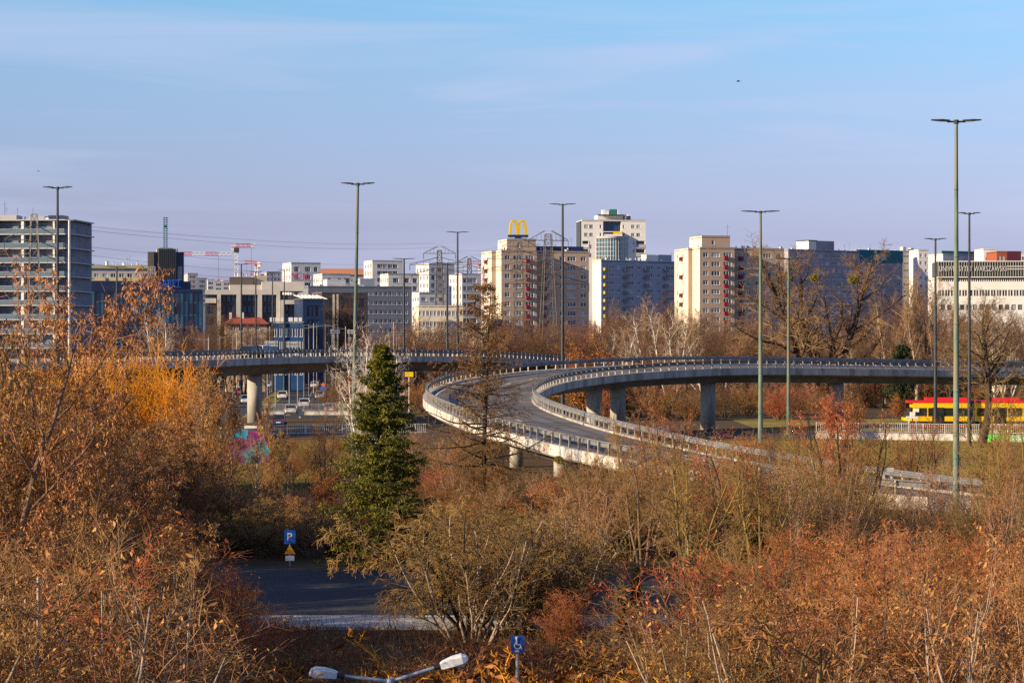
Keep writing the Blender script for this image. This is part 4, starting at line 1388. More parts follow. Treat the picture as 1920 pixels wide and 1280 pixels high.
# ------------------------------------------------------------------ street lamps
def mast_lamp(label, px, ytop, D, m, arm=1.35, zb=0.0, r0=.17, group='tall twin-arm street lamps', lean=0.0):
    zt_ = gz(ytop, D)
    R = thing('street_lamp', label, 'street lamp', (gx(px, D), D, zb), 0, group)
    b = MB()
    n = 6
    for i in range(n):
        z0_, z1_ = (zt_ - zb) * i / n, (zt_ - zb) * (i + 1) / n
        ra, rb_ = r0 * (1 - .52 * i / n), r0 * (1 - .52 * (i + 1) / n)
        b.tube((lean * z0_, 0, z0_), (lean * z1_, 0, z1_), ra, rb_, 14, m, cap=False)
        if i: b.tube((lean * z0_, 0, z0_ - .05), (lean * z0_, 0, z0_ + .05), ra * 1.1, ra * 1.1, 14, m, cap=True)
    me = b.mesh('pole', True)
    ob('pole', me, R)
    MB().tube((0, 0, 0), (0, 0, .5), r0 * 1.6, r0 * 1.35, 14, m).ob('base_collar', R)
    zz = zt_ - zb
    x0 = lean * zz
    a = MB()
    a.tube((x0, 0, zz - .1), (x0, 0, zz + .12), .14, .14, 10, M['lamp_dark'])
    a.tube((x0 - .5, 0, zz + .02), (x0 + .5, 0, zz + .02), .05, .05, 8, M['lamp_dark'])
    a.ob('bracket', R)
    for sx in (-1, 1):
        h = MB()
        xa, xb, xc = x0 + sx * .35, x0 + sx * arm * .62, x0 + sx * arm
        z_ = zz + .02
        h.raw([(xa, -.1, z_), (xa, .1, z_), (xb, .2, z_ + .02), (xb, -.2, z_ + .02), (xc, .13, z_ + .07), (xc, -.13, z_ + .07),
               (xa, -.1, z_ + .10), (xa, .1, z_ + .10), (xb, .2, z_ + .13), (xb, -.2, z_ + .13), (xc, .13, z_ + .12), (xc, -.13, z_ + .12)],
              [(0, 1, 2, 3), (3, 2, 4, 5), (7, 6, 9, 8), (8, 9, 11, 10), (0, 3, 9, 6), (3, 5, 11, 9), (2, 1, 7, 8), (4, 2, 8, 10), (5, 4, 10, 11), (1, 0, 6, 7)], M['lamp_dark'])
        lum = h.ob('luminaire', R)
    return R


GM, DM = M['lamp_green'], M['lamp_dark']
mast_lamp('tallest green street lamp standing in front of the tram on the right', 1793, 229, 125, GM, 1.36, r0=.19)
mast_lamp('green street lamp left of the big mistletoe tree, reaching down to the bushes', 1426, 398, 205, GM, 1.72, r0=.23)
mast_lamp('thinner grey-green street lamp right of the taller green one, before the mistletoe tree', 1478.5, 486, 246, M['galv'] if False else GM, 1.5, r0=.22)
mast_lamp('green street lamp rising beside the spruce and the white birch', 661, 346, 172, GM, 1.25, r0=.20, lean=.0185)
mast_lamp('dark street lamp in front of the tan block with the arches sign', 1055, 384, 284, DM, 1.65, r0=.27)
mast_lamp('dark street lamp left of the larch, taller than its neighbours', 858, 436, 344, DM, 1.7, r0=.25)
mast_lamp('dark street lamp left of the larch beside the left pylon', 838.5, 494, 352, DM, 2.4, r0=.26)
mast_lamp('dark street lamp in front of the long blue-grey block', 757.5, 486, 346, DM, 1.7, r0=.26)
mast_lamp('dark street lamp at the far left in front of the loggia block', 108, 353, 190, DM, 1.2, r0=.19)
mast_lamp('dark street lamp in front of the blue glass office', 219, 501, 350, DM, 1.5, r0=.25)
mast_lamp('dark street lamp behind the viaduct left of the crimson letters, leftmost of four', 452.5, 496, 405, DM, 1.35, r0=.24)
mast_lamp('dark street lamp behind the viaduct, second of four under the cranes', 479.5, 510, 430, DM, 1.3, r0=.24)
mast_lamp('dark street lamp behind the viaduct, third of four, beside the roof block', 511, 512, 452, DM, 1.2, r0=.22)
mast_lamp('dark street lamp behind the viaduct under the crimson letters, last of four', 533, 507, 470, DM, 1.2, r0=.22)
mast_lamp('dark street lamp behind the tallest green lamp at the right', 1817.5, 401, 217, DM, 1.05, r0=.19)
mast_lamp('dark street lamp in front of the university building left of the tallest lamp', 1754, 449, 258, DM, 1.25, r0=.22)
# plain utility pole left
pl = thing('utility_pole', 'plain grey pole beside the far left street lamp', 'pole', (gx(130, 235), 235, 0))
MB().tube((0, 0, 0), (0, 0, gz(413, 235)), .2, .12, 12, M['galv']).ob('pole', pl)
MB().tube((-.4, 0, gz(413, 235)), (.4, 0, gz(413, 235)), .06, .06, 8, M['galv']).ob('cross_bar', pl)
# short catenary and sign poles beyond the viaduct
for i, (px, yt, D) in enumerate(((391, 632, 380), (412, 628, 420), (437, 618, 400), (444, 622, 420), (472, 626, 390), (491, 616, 430), (506, 612, 440), (570, 610, 400), (579, 608, 420), (588, 606, 440), (594, 606, 400), (610, 607, 430), (648, 612, 440), (688, 604, 420), (744, 622, 400), (738, 604, 430))):
    R = thing('tram_line_pole', 'thin pale pole among the short tram line poles behind the far viaduct', 'pole', (gx(px, D), D, 0), 0, 'short tram line poles behind the far viaduct')
    h_ = gz(yt, D)
    MB().tube((0, 0, 0), (0, 0, h_), .085, .06, 8, M['pale_concrete'] if i % 3 == 0 else M['bark_pale'] if False else M['dark_concrete']).ob('pole', R)
    MB().tube((0, 0, h_ - .5), (2.4 if i % 3 else -2.2, 0, h_ - .25), .04, .03, 6, M['galv']).ob('bracket_arm', R)
for i, (px0, px1, py0, py1, lab) in enumerate(((496, 521, 639, 651, 'pale road sign board seen from behind, above the dark car'), (537, 563, 640, 651, 'pale road sign board seen from behind, above the silver car'),
                                                (619, 637, 618, 625, 'wide pale gantry sign left of the green lamp post'), (651, 668, 618, 625, 'wide pale gantry sign behind the green lamp post'))):
    D = 350
    R = thing('road_sign', lab, 'road sign', (gx((px0 + px1) / 2, D), D, 0), 0, None)
    w_ = (px1 - px0) * D / F
    MB().box(-w_ / 2, w_ / 2, -.04, .04, gz(py1, D), gz(py0, D), M['galv']).ob('board', R)
    b = MB()
    for f_ in (-.3, .3): b.box(f_ * w_ - .06, f_ * w_ + .06, -.1, -.04, 0, gz(py0, D) + .1, M['galv'])
    b.ob('post', R)
    MB().box(-w_ / 2, w_ / 2, -.07, -.042, (gz(py1, D) + gz(py0, D)) / 2 - .05, (gz(py1, D) + gz(py0, D)) / 2 + .05, M['lamp_dark']).ob('stiffener', R)
# white arch thing near right of avenue
R = thing('arched_pipe', 'white curved pipe arch beside the avenue behind the viaduct', 'pipe', (gx(653, 360), 360, 0))
pts = [(-1.6 + 0, 0, 0), (-1.6, 0, 1.0)] + [(-1.6 * math.cos(t), 0, 1.0 + 2.0 * math.sin(t)) for t in np.linspace(0.1, PI / 2, 8)] + [(3.2, 0, 3.0)]
MB().line([(x, y, z + .0) for x, y, z in pts], .12, 8, M['white_paint']).ob('pipe', R)


# ------------------------------------------------------------------ cars
def car(label, paint, pos, rz, suv=False, group=None, name='parked_car', lights=False):
    R = thing(name, label, 'car', pos, rz, group)
    hh = 1.62 if suv else 1.45
    # stations along the length: x, half width, z low, z shoulder
    st_ = [(-2.1, .70, .42, .78), (-2.0, .80, .30, .90), (-1.5, .88, .22, .95), (-.6, .90, .20, .95), (.5, .90, .20, .93), (1.2, .88, .22, .88), (1.8, .80, .28, .76), (2.1, .62, .38, .62)]
    b = MB()
    v, f = [], []
    for x, w, z0_, z1_ in st_:
        v += [(x, -w * .9, z0_), (x, -w, (z0_ + z1_) / 2), (x, -w * .93, z1_), (x, w * .93, z1_), (x, w, (z0_ + z1_) / 2), (x, w * .9, z0_)]
    for i in range(len(st_) - 1):
        for j in range(6):
            a_, c_ = i * 6 + j, i * 6 + (j + 1) % 6
            f.append((a_, c_, c_ + 6, a_ + 6))
    f += [tuple(range(6)), tuple(range(len(v) - 6, len(v)))[::-1]]
    b.raw(v, f, paint)
    b.ob('body', R, smooth=False)
    rear = -1.95 if suv else -1.55
    cab = [(rear, .78, .92), (rear + .35, .66, hh - .06), (-.2, .66, hh), (.35, .64, hh - .05), (1.15, .74, .90)]
    g = MB()
    v = []
    for x, w, z in cab[1:4]: v += [(x, -w, z - .03), (x, w, z - .03)]
    base = [(rear, -.80, .92), (rear, .80, .92), (1.15, -.76, .90), (1.15, .76, .90)]
    k_ = len(v)
    v += base
    g.raw(v, [(0, 1, k_ + 1, k_), (4, k_ + 2, k_ + 3, 5), (0, k_, k_ + 2, 4, 2), (1, 3, 5, k_ + 3, k_ + 1)], M['car_glass'])
    g.ob('glasshouse', R)
    r = MB()
    vv = []
    for x, w, z in cab[1:4]: vv += [(x, -w - .02, z), (x, w + .02, z), (x, -w - .02, z - .07), (x, w + .02, z - .07)]
    ff = []
    for i in range(2):
        o_ = i * 4
        ff += [(o_, o_ + 1, o_ + 5, o_ + 4), (o_ + 2, o_ + 6, o_ + 7, o_ + 3), (o_, o_ + 4, o_ + 6, o_ + 2), (o_ + 1, o_ + 3, o_ + 7, o_ + 5)]
    ff += [(0, 2, 3, 1), (8, 9, 11, 10)]
    r.raw(vv, ff, paint)
    for sy in (-1, 1):
        for (xa, za, wa), (xb, zb_, wb) in (((cab[1][0], hh - .08, .67), (rear, .92, .81)), ((-.15, hh - .05, .675), (-.2, .92, .82)), ((.35, hh - .08, .66), (1.15, .90, .77))):
            r.tube((xa, sy * wa, za), (xb, sy * wb, zb_), .05, .05, 5, paint)
    r.ob('roof', R)
    wh = MB().tube((0, -.1, 0), (0, .1, 0), .31, .31, 18, M['tyre']).mesh('wheel')
    rm = MB().tube((0, -.115, 0), (0, .115, 0), .19, .19, 12, M['rim']).mesh('rim')
    for x in (-1.3, 1.35):
        for y in (-.80, .80):
            w = ob('wheel', wh, R, (x, y, .31))
            ob('rim', rm, w)
    for y in (-.58, .58):
        MB().box(-2.09, -1.98, y - .17, y + .17, .68, .88, M['tail_red']).ob('tail_light', R)
        MB().box(1.93, 2.07, y - .16, y + .12, .56, .68, M['lens']).ob('headlight', R)
    MB().box(-2.13, -2.09, -.26, .26, .5, .62, M['white_paint']).ob('number_plate', R)
    return R


def paint(n, c): return mat('car_paint_' + n, c, None, rough=.25, spec=.6, metal=.2)


p, r_ = via_pt(517, 3.0, -.16)
car('dark green-black estate car driving on the far viaduct', paint('black', (0.03, 0.035, 0.03)), p, r_ - .16, True, name='car')
p, r_ = via_pt(547, 3.6, -.16)
car('silver-blue car with a pale roof just ahead of the dark car on the viaduct', paint('silver', (0.60, 0.66, 0.74)), p, r_ - .12, True, name='car')
p, r_ = via_pt(590, 6.5, -.16)
car('small dark blue car far along the viaduct behind the silver car', paint('blue', (0.05, 0.08, 0.14)), p, r_ + PI, False, name='car')
for lab, px, py, c, rev in (('silver hatchback on the avenue nearest to the upper railing', 546, 769, (0.55, 0.57, 0.6), 0), ('pale car farther up the avenue ahead of the silver hatchback', 571, 757, (0.62, 0.62, 0.62), 0),
                            ('white car on the avenue left of the viaduct pillar', 462, 750, (0.70, 0.70, 0.70), 1), ('dark car on the avenue left of the viaduct pillar', 430, 756, (0.06, 0.07, 0.09), 1),
                            ('light blue van-like car in the shade beyond the viaduct pillar', 513, 713, (0.35, 0.45, 0.6), 1), ('white car in the shade right of the viaduct pillar', 502, 722, (0.7, 0.7, 0.72), 1), ('white car on the far lanes beyond the dark hedge, right of the pillar', 530, 742, (0.7, 0.7, 0.7), 0), ('dark blue car following the silver hatchback', 523, 790, (0.05, 0.08, 0.16), 0), ('white van-like car far up the avenue under the viaduct', 590, 722, (0.72, 0.72, 0.72), 0), ('grey car far up the avenue close to the blue round sign', 600, 742, (0.4, 0.4, 0.42), 0), ('red car far left on the avenue among the saplings', 446, 735, (0.45, 0.04, 0.04), 1), ('red-grey car under the larch branches beyond the railing', 620, 766, (0.3, 0.2, 0.2), 0)):
    D = 4300 * 9.4 / (py - 640)
    car(lab, paint(lab.split()[0] + str(px), c), (gx(px, D), D, .02), PI / 2 + .07 + (PI if rev else 0), group='cars on the avenue under the viaduct')

# ------------------------------------------------------------------ tram
D = 262
tr = thing('tram', 'yellow and red articulated tram passing on the right under the ramp', 'tram', (gx(1692, D), D, 0), rad(-1.5))
TM = F / D
def seg(x0, x1, nose, idx):
    b = MB()
    zt_ = 3.05
    if nose:
        b.raw([(x0 + 1.0, -1.2, .95), (x0 + .05, -1.0, 1.0), (x0, -.9, 1.35), (x0 + 1.0, -1.2, 1.5), (x0 + 1.0, 1.2, .95), (x0 + .05, 1.0, 1.0), (x0, .9, 1.35), (x0 + 1.0, 1.2, 1.5)],
              [(0, 1, 2, 3), (7, 6, 5, 4), (1, 5, 6, 2), (2, 6, 7, 3), (0, 4, 5, 1)], M['tram_yellow'])
    xs = x0 + (1.0 if nose else 0)
    b.box(xs, x1, -1.2, 1.2, .95, 1.5, M['tram_yellow'])
    b.box(xs, x1, -1.2, 1.2, 2.45, 3.0, M['tram_yellow'])
    b.box(xs, x1, -1.15, 1.15, .45, .949, M['black'])
    b.box(x0 + (.5 if nose else 0), x1, -1.22, 1.22, 3.001, 3.3, M['tram_red'])
    b.box(xs + 1.6, x1 - .4, -.9, .9, 3.3, 3.62, M['tram_red'])
    b.box(xs, x1, -1.19, 1.19, .35, .449, M['tram_red'])
    b.ob('body', tr)
    g = MB()
    g.box(xs + .05, x1 - .02, -1.12, 1.12, 1.5, 2.45, M['car_glass'])
    if nose: g.raw([(x0 + .1, -.9, 1.36), (x0 + .1, .9, 1.36), (x0 + 1.0, 1.1, 2.5), (x0 + 1.0, -1.1, 2.5)], [(0, 1, 2, 3)], M['car_glass'])
    g.ob('window_band', tr)
    n = int((x1 - xs) / 1.5)
    pm = MB().box(-.06, .06, -1.195, 1.195, 1.5, 2.45, M['tram_yellow']).mesh('window_pillar')
    for i in range(n + 1): ob('window_pillar', pm, tr, (xs + .1 + i * (x1 - xs - .2) / max(1, n), 0, 0))
    wh = MB().tube((0, -1.0, 0), (0, 1.0, 0), .3, .3, 14, M['tyre']).mesh('wheel')
    for x in (xs + 1.2, xs + 2.6): ob('wheel', wh, tr, (x, 0, .3))
for x in (3.2, 10.2, 16.2, 20.4):
    MB().box(x, x + 1.35, -1.235, -1.2, .5, 2.5, M['black']).box(x + .05, x + .64, -1.245, -1.235, .6, 2.4, M['car_glass']).box(x + .71, x + 1.3, -1.245, -1.235, .6, 2.4, M['car_glass']).ob('door', tr)
seg(0, 7.6, True, 0)
seg(8.1, 13.6, False, 1)
seg(14.1, 24, False, 2)
for x0 in (7.6, 13.6): MB().box(x0, x0 + .5, -1.05, 1.05, .5, 3.1, M['black']).ob('bellows', tr)
MB().box(1.1, 1.7, -1.26, -1.2, 2.0, 2.4, M['white_paint']).ob('mirror', tr)
MB().box(-8, 60, -1.0, -.86, 0.02, .12, M['rail_dark']).box(-8, 60, .86, 1.0, .02, .12, M['rail_dark']).ob('track_rail').location = (gx(1692, D), D, 0)
tagged(bpy.data.objects['track_rail'], kind='structure')
# white portal frame before the tram
D = 238
R = thing('portal_frame', 'white steel portal frame standing before the tram behind the railing', 'frame', (gx(1711, D), D, 0))
w_ = 7 * D / F
b = MB()
for sx in (-w_, w_): b.box(sx - .06, sx + .06, -.06, .06, 0, gz(784, D), M['white_paint'])
b.ob('leg', R)
MB().box(-w_ - .25, w_ + .1, -.12, .12, gz(784, D), gz(780, D), M['white_paint']).ob('beam', R)
MB().box(-.25, .25, -.15, .15, gz(780, D), gz(772, D), M['white_paint']).ob('box', R)
MB().box(-.05, .05, .1, .2, 0, gz(784, D), M['tram_red']).ob('red_post', R)
MB().box(-w_, w_, -.04, .04, gz(806, D), gz(805, D), M['white_paint']).ob('cross_bar', R)

# banner on the fence under the ramp
D = 236
R = thing('banner', 'pale blue banner on a green-backed fence under the ramp', 'banner', (gx(1200, D), D, 0))
w_ = 55 * D / F
MB().box(0, w_, -.03, .03, gz(808, D), gz(800, D), mat('banner_blue', (0.42, 0.55, 0.78), (0.48, 0.60, 0.80), 1, .7)).ob('banner_cloth', R)
MB().box(.8, w_, .04, .08, gz(817, D), gz(808, D), mat('green_mesh', (0.01, 0.13, 0.10), None, rough=.9)).ob('backing', R)
b = MB()
for i in range(5): b.box(i * w_ / 4 - .03, i * w_ / 4 + .03, .08, .14, 0, gz(799, D), M['galv'])
b.ob('post', R)
text('tyn Rytel', .38, .01, M['letter_blue'], R, (.8, -.045, gz(806.5, D)))

# information board and road sign at the ramp end, barriers
D = 148
R = thing('information_board', 'white square board on a post beside the ramp wall', 'sign', (gx(1663, D), D, 0))
w_ = 26 * D / F
MB().box(-w_ / 2, w_ / 2, -.03, .03, gz(900, D), gz(877, D), M['lamp_white']).ob('board', R)
MB().box(-.06, .06, -.1, -.03, 0, gz(882, D), M['lamp_dark']).ob('post', R)
D = 140
R = thing('road_sign', 'dark back of a road sign right of the white square board', 'road sign', (gx(1678, D), D, 0))
b = MB()
b.prism([(-.12, 0), (.12, 0), (.12, .05), (-.12, .05)], gz(904, D), gz(893, D), M['lamp_dark'])
b.ob('sign_plate', R)
MB().tube((0, .03, 0), (0, .03, gz(893, D)), .035, .035, 8, M['lamp_dark']).ob('post', R)
MB().tube((0, .03, .1), (0, .03, .75), .26, .16, 12, M['lamp_dark']).ob('base_weight', R)
for i, (px, py) in enumerate(((1523, 911), (1537, 912), (1554, 915))):
    D = 131
    lab = ['leftmost orange barrier panel on the ramp wall', 'middle orange barrier panel on the ramp wall', 'rightmost and largest orange barrier panel on the ramp wall'][i]
    R = thing('barrier_panel', lab, 'barrier', (gx(px, D), D, 0), 0, 'orange barrier panels')
    w_ = (5 if i < 2 else 6.5) * D / F
    zc = gz(py, D)
    MB().box(-w_, w_, -.03, .03, zc - w_ * .9, zc + w_ * .9, M['orange']).ob('panel', R)
    MB().box(-.04, .04, .03, .08, 0, zc + .1, M['galv']).ob('post', R)
    MB().box(-w_ * .4, w_ * .4, -.04, -.031, zc + w_ * .9, zc + w_ * 1.2, M['yellow']).ob('lamp', R)

# P signs
def p_sign(label, px, py, D, wpx, kind):
    R = thing('parking_sign', label, 'road sign', (gx(px, D), D, 0), rad(6))
    w_ = wpx * D / F
    zc = gz(py, D)
    MB().box(-w_ / 2, w_ / 2, -.02, .02, zc - w_ * .62, zc + w_ * .62, M['sign_blue']).ob('plate', R)
    MB().tube((0, .05, 0), (0, .05, zc + w_ * .5), .035, .035, 10, M['galv']).ob('post', R)
    if kind == 1:
        text('P', w_ * 1.0, .004, M['white_paint'], R, (-w_ * .3, -.026, zc - w_ * .33), name='letter')
        z2 = zc - w_ * .62
        b = MB()
        b.raw([(-w_ * .5, -.02, z2 - w_ * .9), (w_ * .5, -.02, z2 - w_ * .9), (0, -.02, z2 - .04), (-w_ * .5, .02, z2 - w_ * .9), (w_ * .5, .02, z2 - w_ * .9), (0, .02, z2 - .04)], [(0, 1, 2), (5, 4, 3), (0, 3, 4, 1), (1, 4, 5, 2), (2, 5, 3, 0)], mat('sign_amber', (0.50, 0.22, 0.02), None, rough=.5))
        b.ob('warning_triangle', R)
        MB().box(-w_ * .4, w_ * .4, -.02, .02, z2 - w_ * 1.5, z2 - w_ * 1.05, M['lamp_white']).ob('lower_plate', R)
    else:
        b = MB()
        r = w_ * .24
        pts = [(r * math.cos(t), -.026, zc - w_ * .1 + r * math.sin(t)) for t in np.linspace(rad(100), rad(370), 14)]
        b.line(pts, w_ * .05, 6, M['white_paint'])
        b.tube((-.02, -.026, zc + w_ * .42), (-.02, -.026, zc - w_ * .02), w_ * .06, w_ * .06, 6, M['white_paint'])
        b.tube((-.02, -.026, zc + .0), (w_ * .22, -.026, zc - w_ * .05), w_ * .05, w_ * .05, 6, M['white_paint'])
        b.tube((w_ * .22, -.026, zc - w_ * .05), (w_ * .3, -.026, zc - w_ * .38), w_ * .05, w_ * .05, 6, M['white_paint'])
        b.tube((-.02, -.03, zc + w_ * .42), (-.02, -.03, zc + w_ * .58), w_ * .1, w_ * .1, 8, M['white_paint'])
        b.ob('wheelchair_symbol', R)
        MB().box(-w_ * .22, w_ * .1, -.032, -.022, zc - w_ * .58, zc - w_ * .42, M['white_paint']).ob('sticker', R)
    return R


p_sign('blue parking sign with an amber triangle at the shaded road', 543.5, 1006, 102, 21, 1)
p_sign('blue disabled-parking sign above the orange undergrowth', 970.5, 1207, 46, 25, 2)
D = 360
R = thing('round_sign', 'round blue road sign with an orange diamond above it', 'road sign', (gx(606, D), D, 0))
b = MB()
b.tube((0, -.03, gz(728, D)), (0, .03, gz(728, D)), .5, .5, 20, M['sign_blue'])
b.ob('disc', R)
b = MB()
zc = gz(721, D)
b.raw([(0, -.05, zc - .35), (.35, -.05, zc), (0, -.05, zc + .35), (-.35, -.05, zc), (0, -.01, zc - .35), (.35, -.01, zc), (0, -.01, zc + .35), (-.35, -.01, zc)], [(0, 1, 2, 3), (0, 4, 5, 1), (1, 5, 6, 2), (2, 6, 7, 3), (3, 7, 4, 0)], M['orange'])
b.ob('diamond', R)
MB().tube((0, .08, 0), (0, .08, zc + .3), .05, .05, 8, M['galv']).ob('post', R)
R = thing('yellow_sign', 'small yellow sign board right of the spruce under the viaduct', 'road sign', (gx(767, 270), 270, 0))
MB().box(-.5, .5, -.03, .03, gz(706, 270), gz(697, 270), M['yellow']).ob('plate', R)
MB().tube((0, .06, 0), (0, .06, gz(697, 270)), .06, .06, 8, M['galv']).ob('post', R)

# ------------------------------------------------------------------ twin-head lamp near the bottom edge
D = 38
c = at(731, 1277, D)
R = thing('park_lamp', 'white twin-head lamp rising at the bottom edge of the picture', 'street lamp', (c.x, c.y, 0))
zc = c.z
MB().tube((0, 0, 0), (0, 0, zc), .06, .045, 14, M['lamp_arm']).ob('pole', R)
MB().tube((0, 0, zc - .1), (0, 0, zc + .05), .06, .06, 14, M['lamp_arm']).ob('collar', R)


def head(sx, x0, z0_, x1, z1_, y1=0.0, L=.46):
    d = Vector((x1 - x0, y1, z1_ - z0_)).normalized()
    a = MB()
    a.tube((x0, 0, z0_), (x1, y1, z1_), .032, .028, 12, M['lamp_arm'])
    arm = a.ob('arm', R)
    MB().tube((x1, y1, z1_), Vector((x1, y1, z1_)) + d * .16, .042, .046, 12, M['lamp_dark']).ob('socket', R)
    p0 = Vector((x1, y1, z1_)) + d * .12
    Y = Vector((0, 1, 0))
    up = d.cross(Y)
    if up.z < 0: up = -up
    v, f = [], []
    st_ = [(0, .075, .055, -.05), (.04, .085, .075, -.06), (.22, .12, .10, -.065), (.38, .125, .095, -.06), (.45, .10, .05, -.05), (.47, .05, 0.0, -.04)]
    for t, w, hu, hl in st_:
        cpt = p0 + d * t * (L / .46)
        v += [cpt - Y * w + up * hl, cpt - Y * w * .97 + up * hu * .55, cpt - Y * w * .5 + up * hu, cpt + Y * w * .5 + up * hu, cpt + Y * w * .97 + up * hu * .55, cpt + Y * w + up * hl]
    for i in range(len(st_) - 1):
        for j in range(5): f.append((i * 6 + j, i * 6 + j + 1, i * 6 + j + 7, i * 6 + j + 6))
        f.append((i * 6 + 5, i * 6, i * 6 + 6, i * 6 + 11))
    f += [(0, 1, 2, 3, 4, 5)[::-1], tuple(range(len(v) - 6, len(v)))]
    h_ = MB().raw(v, f, M['lamp_white']).ob('lamp_head', R)
    v, f = [], []
    for t, w, dz in ((.20, .10, -.06), (.26, .105, -.10), (.36, .10, -.105), (.43, .07, -.065)):
        cpt = p0 + d * t * (L / .46)
        v += [cpt - Y * w + up * -.055, cpt - Y * w * .7 + up * dz, cpt + Y * w * .7 + up * dz, cpt + Y * w + up * -.055]
    for i in range(3):
        for j in range(3): f.append((i * 4 + j, i * 4 + j + 1, i * 4 + j + 5, i * 4 + j + 4))
    MB().raw(v, f, mat('lamp_diffuser', (0.62, 0.64, 0.66), None, rough=.2)).ob('diffuser', h_)


q = D / F
head(-1, 0, zc, -84 * q, zc + 14 * q, -.2)
head(1, 0, zc, 82 * q, zc + 24 * q, .1)

# ------------------------------------------------------------------ birds
def bird(label, px, py, D, sc):
    p_ = at(px, py, D)
    R = thing('bird', label, 'bird', p_)
    b = MB()
    b.tube((-.16 * sc, 0, 0), (0, 0, .01 * sc), .02 * sc, .06 * sc, 8, M['black'])
    b.tube((0, 0, .01 * sc), (.17 * sc, 0, .03 * sc), .06 * sc, .03 * sc, 8, M['black'])
    b.tube((.17 * sc, 0, .03 * sc), (.24 * sc, 0, .02 * sc), .03 * sc, .006 * sc, 6, M['black'])
    b.ob('body', R, smooth=True)
    w = MB()
    for sy in (-1, 1):
        w.raw([(.08 * sc, 0, .04 * sc), (-.06 * sc, 0, .04 * sc), (-.08 * sc, sy * .25 * sc, .10 * sc), (.03 * sc, sy * .3 * sc, .10 * sc), (-.08 * sc, sy * .52 * sc, .0)], [(0, 1, 2, 3), (3, 2, 4)], M['black'])
    w.ob('wing', R)


bird('small dark bird high in the sky on the right', 1384, 153, 120, .55)
bird('tiny dark bird in the sky above the loggia block', 72, 321, 140, .35)


# ------------------------------------------------------------------ person behind the lower railing
def person(label, x, y, rz, coat, legs_c):
    R = thing('person', label, 'person', (x, y, 0), rz)
    me = bpy.data.meshes.new('body')
    J = [(0, 0, .95), (0, 0, 1.2), (0, 0, 1.42), (0, 0, 1.52), (0, .02, 1.68), (.09, 0, .92), (.11, .05, .5), (.12, -.05, .08), (-.09, 0, .92), (-.11, -.12, .5), (-.12, -.2, .1), (.18, 0, 1.4), (.26, -.05, 1.12), (.24, .08, .9), (-.18, 0, 1.4), (-.26, .05, 1.12), (-.24, .16, .92), (.12, .12, .05), (-.12, -.05, .05)]
    E_ = [(0, 1), (1, 2), (2, 3), (3, 4), (0, 5), (5, 6), (6, 7), (0, 8), (8, 9), (9, 10), (2, 11), (11, 12), (12, 13), (2, 14), (14, 15), (15, 16), (7, 17), (10, 18)]
    me.from_pydata(J, E_, [])
    o = ob('body', me, R)
    rr_ = [.15, .15, .16, .06, .105, .10, .07, .05, .10, .07, .05, .08, .06, .04, .08, .06, .04, .04, .04]
    md = o.modifiers.new('skin', 'SKIN')
    for sv_, r in zip(me.skin_vertices[0].data, rr_): sv_.radius = (r, r * .85)
    me.skin_vertices[0].data[0].use_root = True
    o.modifiers.new('sub', 'SUBSURF').levels = 1
    me.materials.append(coat)
    MB().tube((0, -.01, 1.64), (0, -.01, 1.80), .115, .07, 10, M['bark_dark']).ob('hair', R, smooth=True)
    return R


person('person in a blue jacket walking behind the lower white railing', gx(497, 252), 252, rad(80), mat('blue_jacket', (0.08, 0.16, 0.42), (0.10, 0.2, 0.5), 3, .8), None)

# ------------------------------------------------------------------ trees
def norm(v):
    return v / np.maximum(np.linalg.norm(v, axis=-1, keepdims=True), 1e-9)


def grow0(base, dirs, L, r, K, wander, up, rg, rtip=.3):
    """polyline branches: base (N,3), dirs (N,3), L (N), r (N)"""
    N = len(base)
    P = np.zeros((N, K, 3))
    P[:, 0] = base
    d = norm(dirs)
    st = (L / (K - 1))[:, None]
    for i in range(1, K):
        d = norm(d + rg.normal(0, wander, (N, 3)) + np.array([0, 0, up]) * (1 if np.isscalar(up) else 1))
        P[:, i] = P[:, i - 1] + d * st
    t = np.linspace(0, 1, K)
    R = r[:, None] * (1 - (1 - rtip) * t[None])
    return P, R


def kids(P, R, n, t0, t1, ang, angsd, lf, K, wander, up, rf, rg, taper=.5, rmin=.002, rtip=.3, flat=0.0, lmin=0.0, labs=None):
    N, Kp, _ = P.shape
    idx = np.repeat(np.arange(N), n)
    j = np.tile(np.arange(n), N)
    M_ = len(idx)
    t = t0 + (t1 - t0) * (j + rg.random(M_)) / n
    x = t * (Kp - 1)
    i0 = np.minimum(x.astype(int), Kp - 2)
    fr = (x - i0)[:, None]
    a, b = P[idx, i0], P[idx, i0 + 1]
    pos = a * (1 - fr) + b * fr
    tan = norm(b - a)
    rp = R[idx, i0] * (1 - fr[:, 0]) + R[idx, i0 + 1] * fr[:, 0]
    Lp = np.linalg.norm(np.diff(P, axis=1), axis=2).sum(1)[idx]
    ref = np.where(np.abs(tan[:, 2:3]) < .9, np.array([[0, 0, 1.]]), np.array([[1., 0, 0]]))
    n1 = norm(np.cross(tan, ref))
    n2 = np.cross(tan, n1)
    az = j * 2.39996 + rg.random(M_) * 1.2 + rg.random(N)[idx] * 6.28
    if flat: # keep children near the horizontal plane of the parent
        az = np.where(j % 2 == 0, 0, PI) + rg.normal(0, 1 - flat, M_)
    perp = n1 * np.cos(az)[:, None] + n2 * np.sin(az)[:, None]
    an = rad(ang) + rg.normal(0, rad(angsd), M_)
    d = tan * np.cos(an)[:, None] + perp * np.sin(an)[:, None]
    L = (Lp * lf if labs is None else np.full(M_, labs)) * (1 - taper * t) * rg.uniform(.65, 1.25, M_)
    L = np.maximum(L, lmin)
    r = np.maximum(rp * rf, rmin)
    return grow0(pos, d, L, r, K, wander, up, rg, rtip)


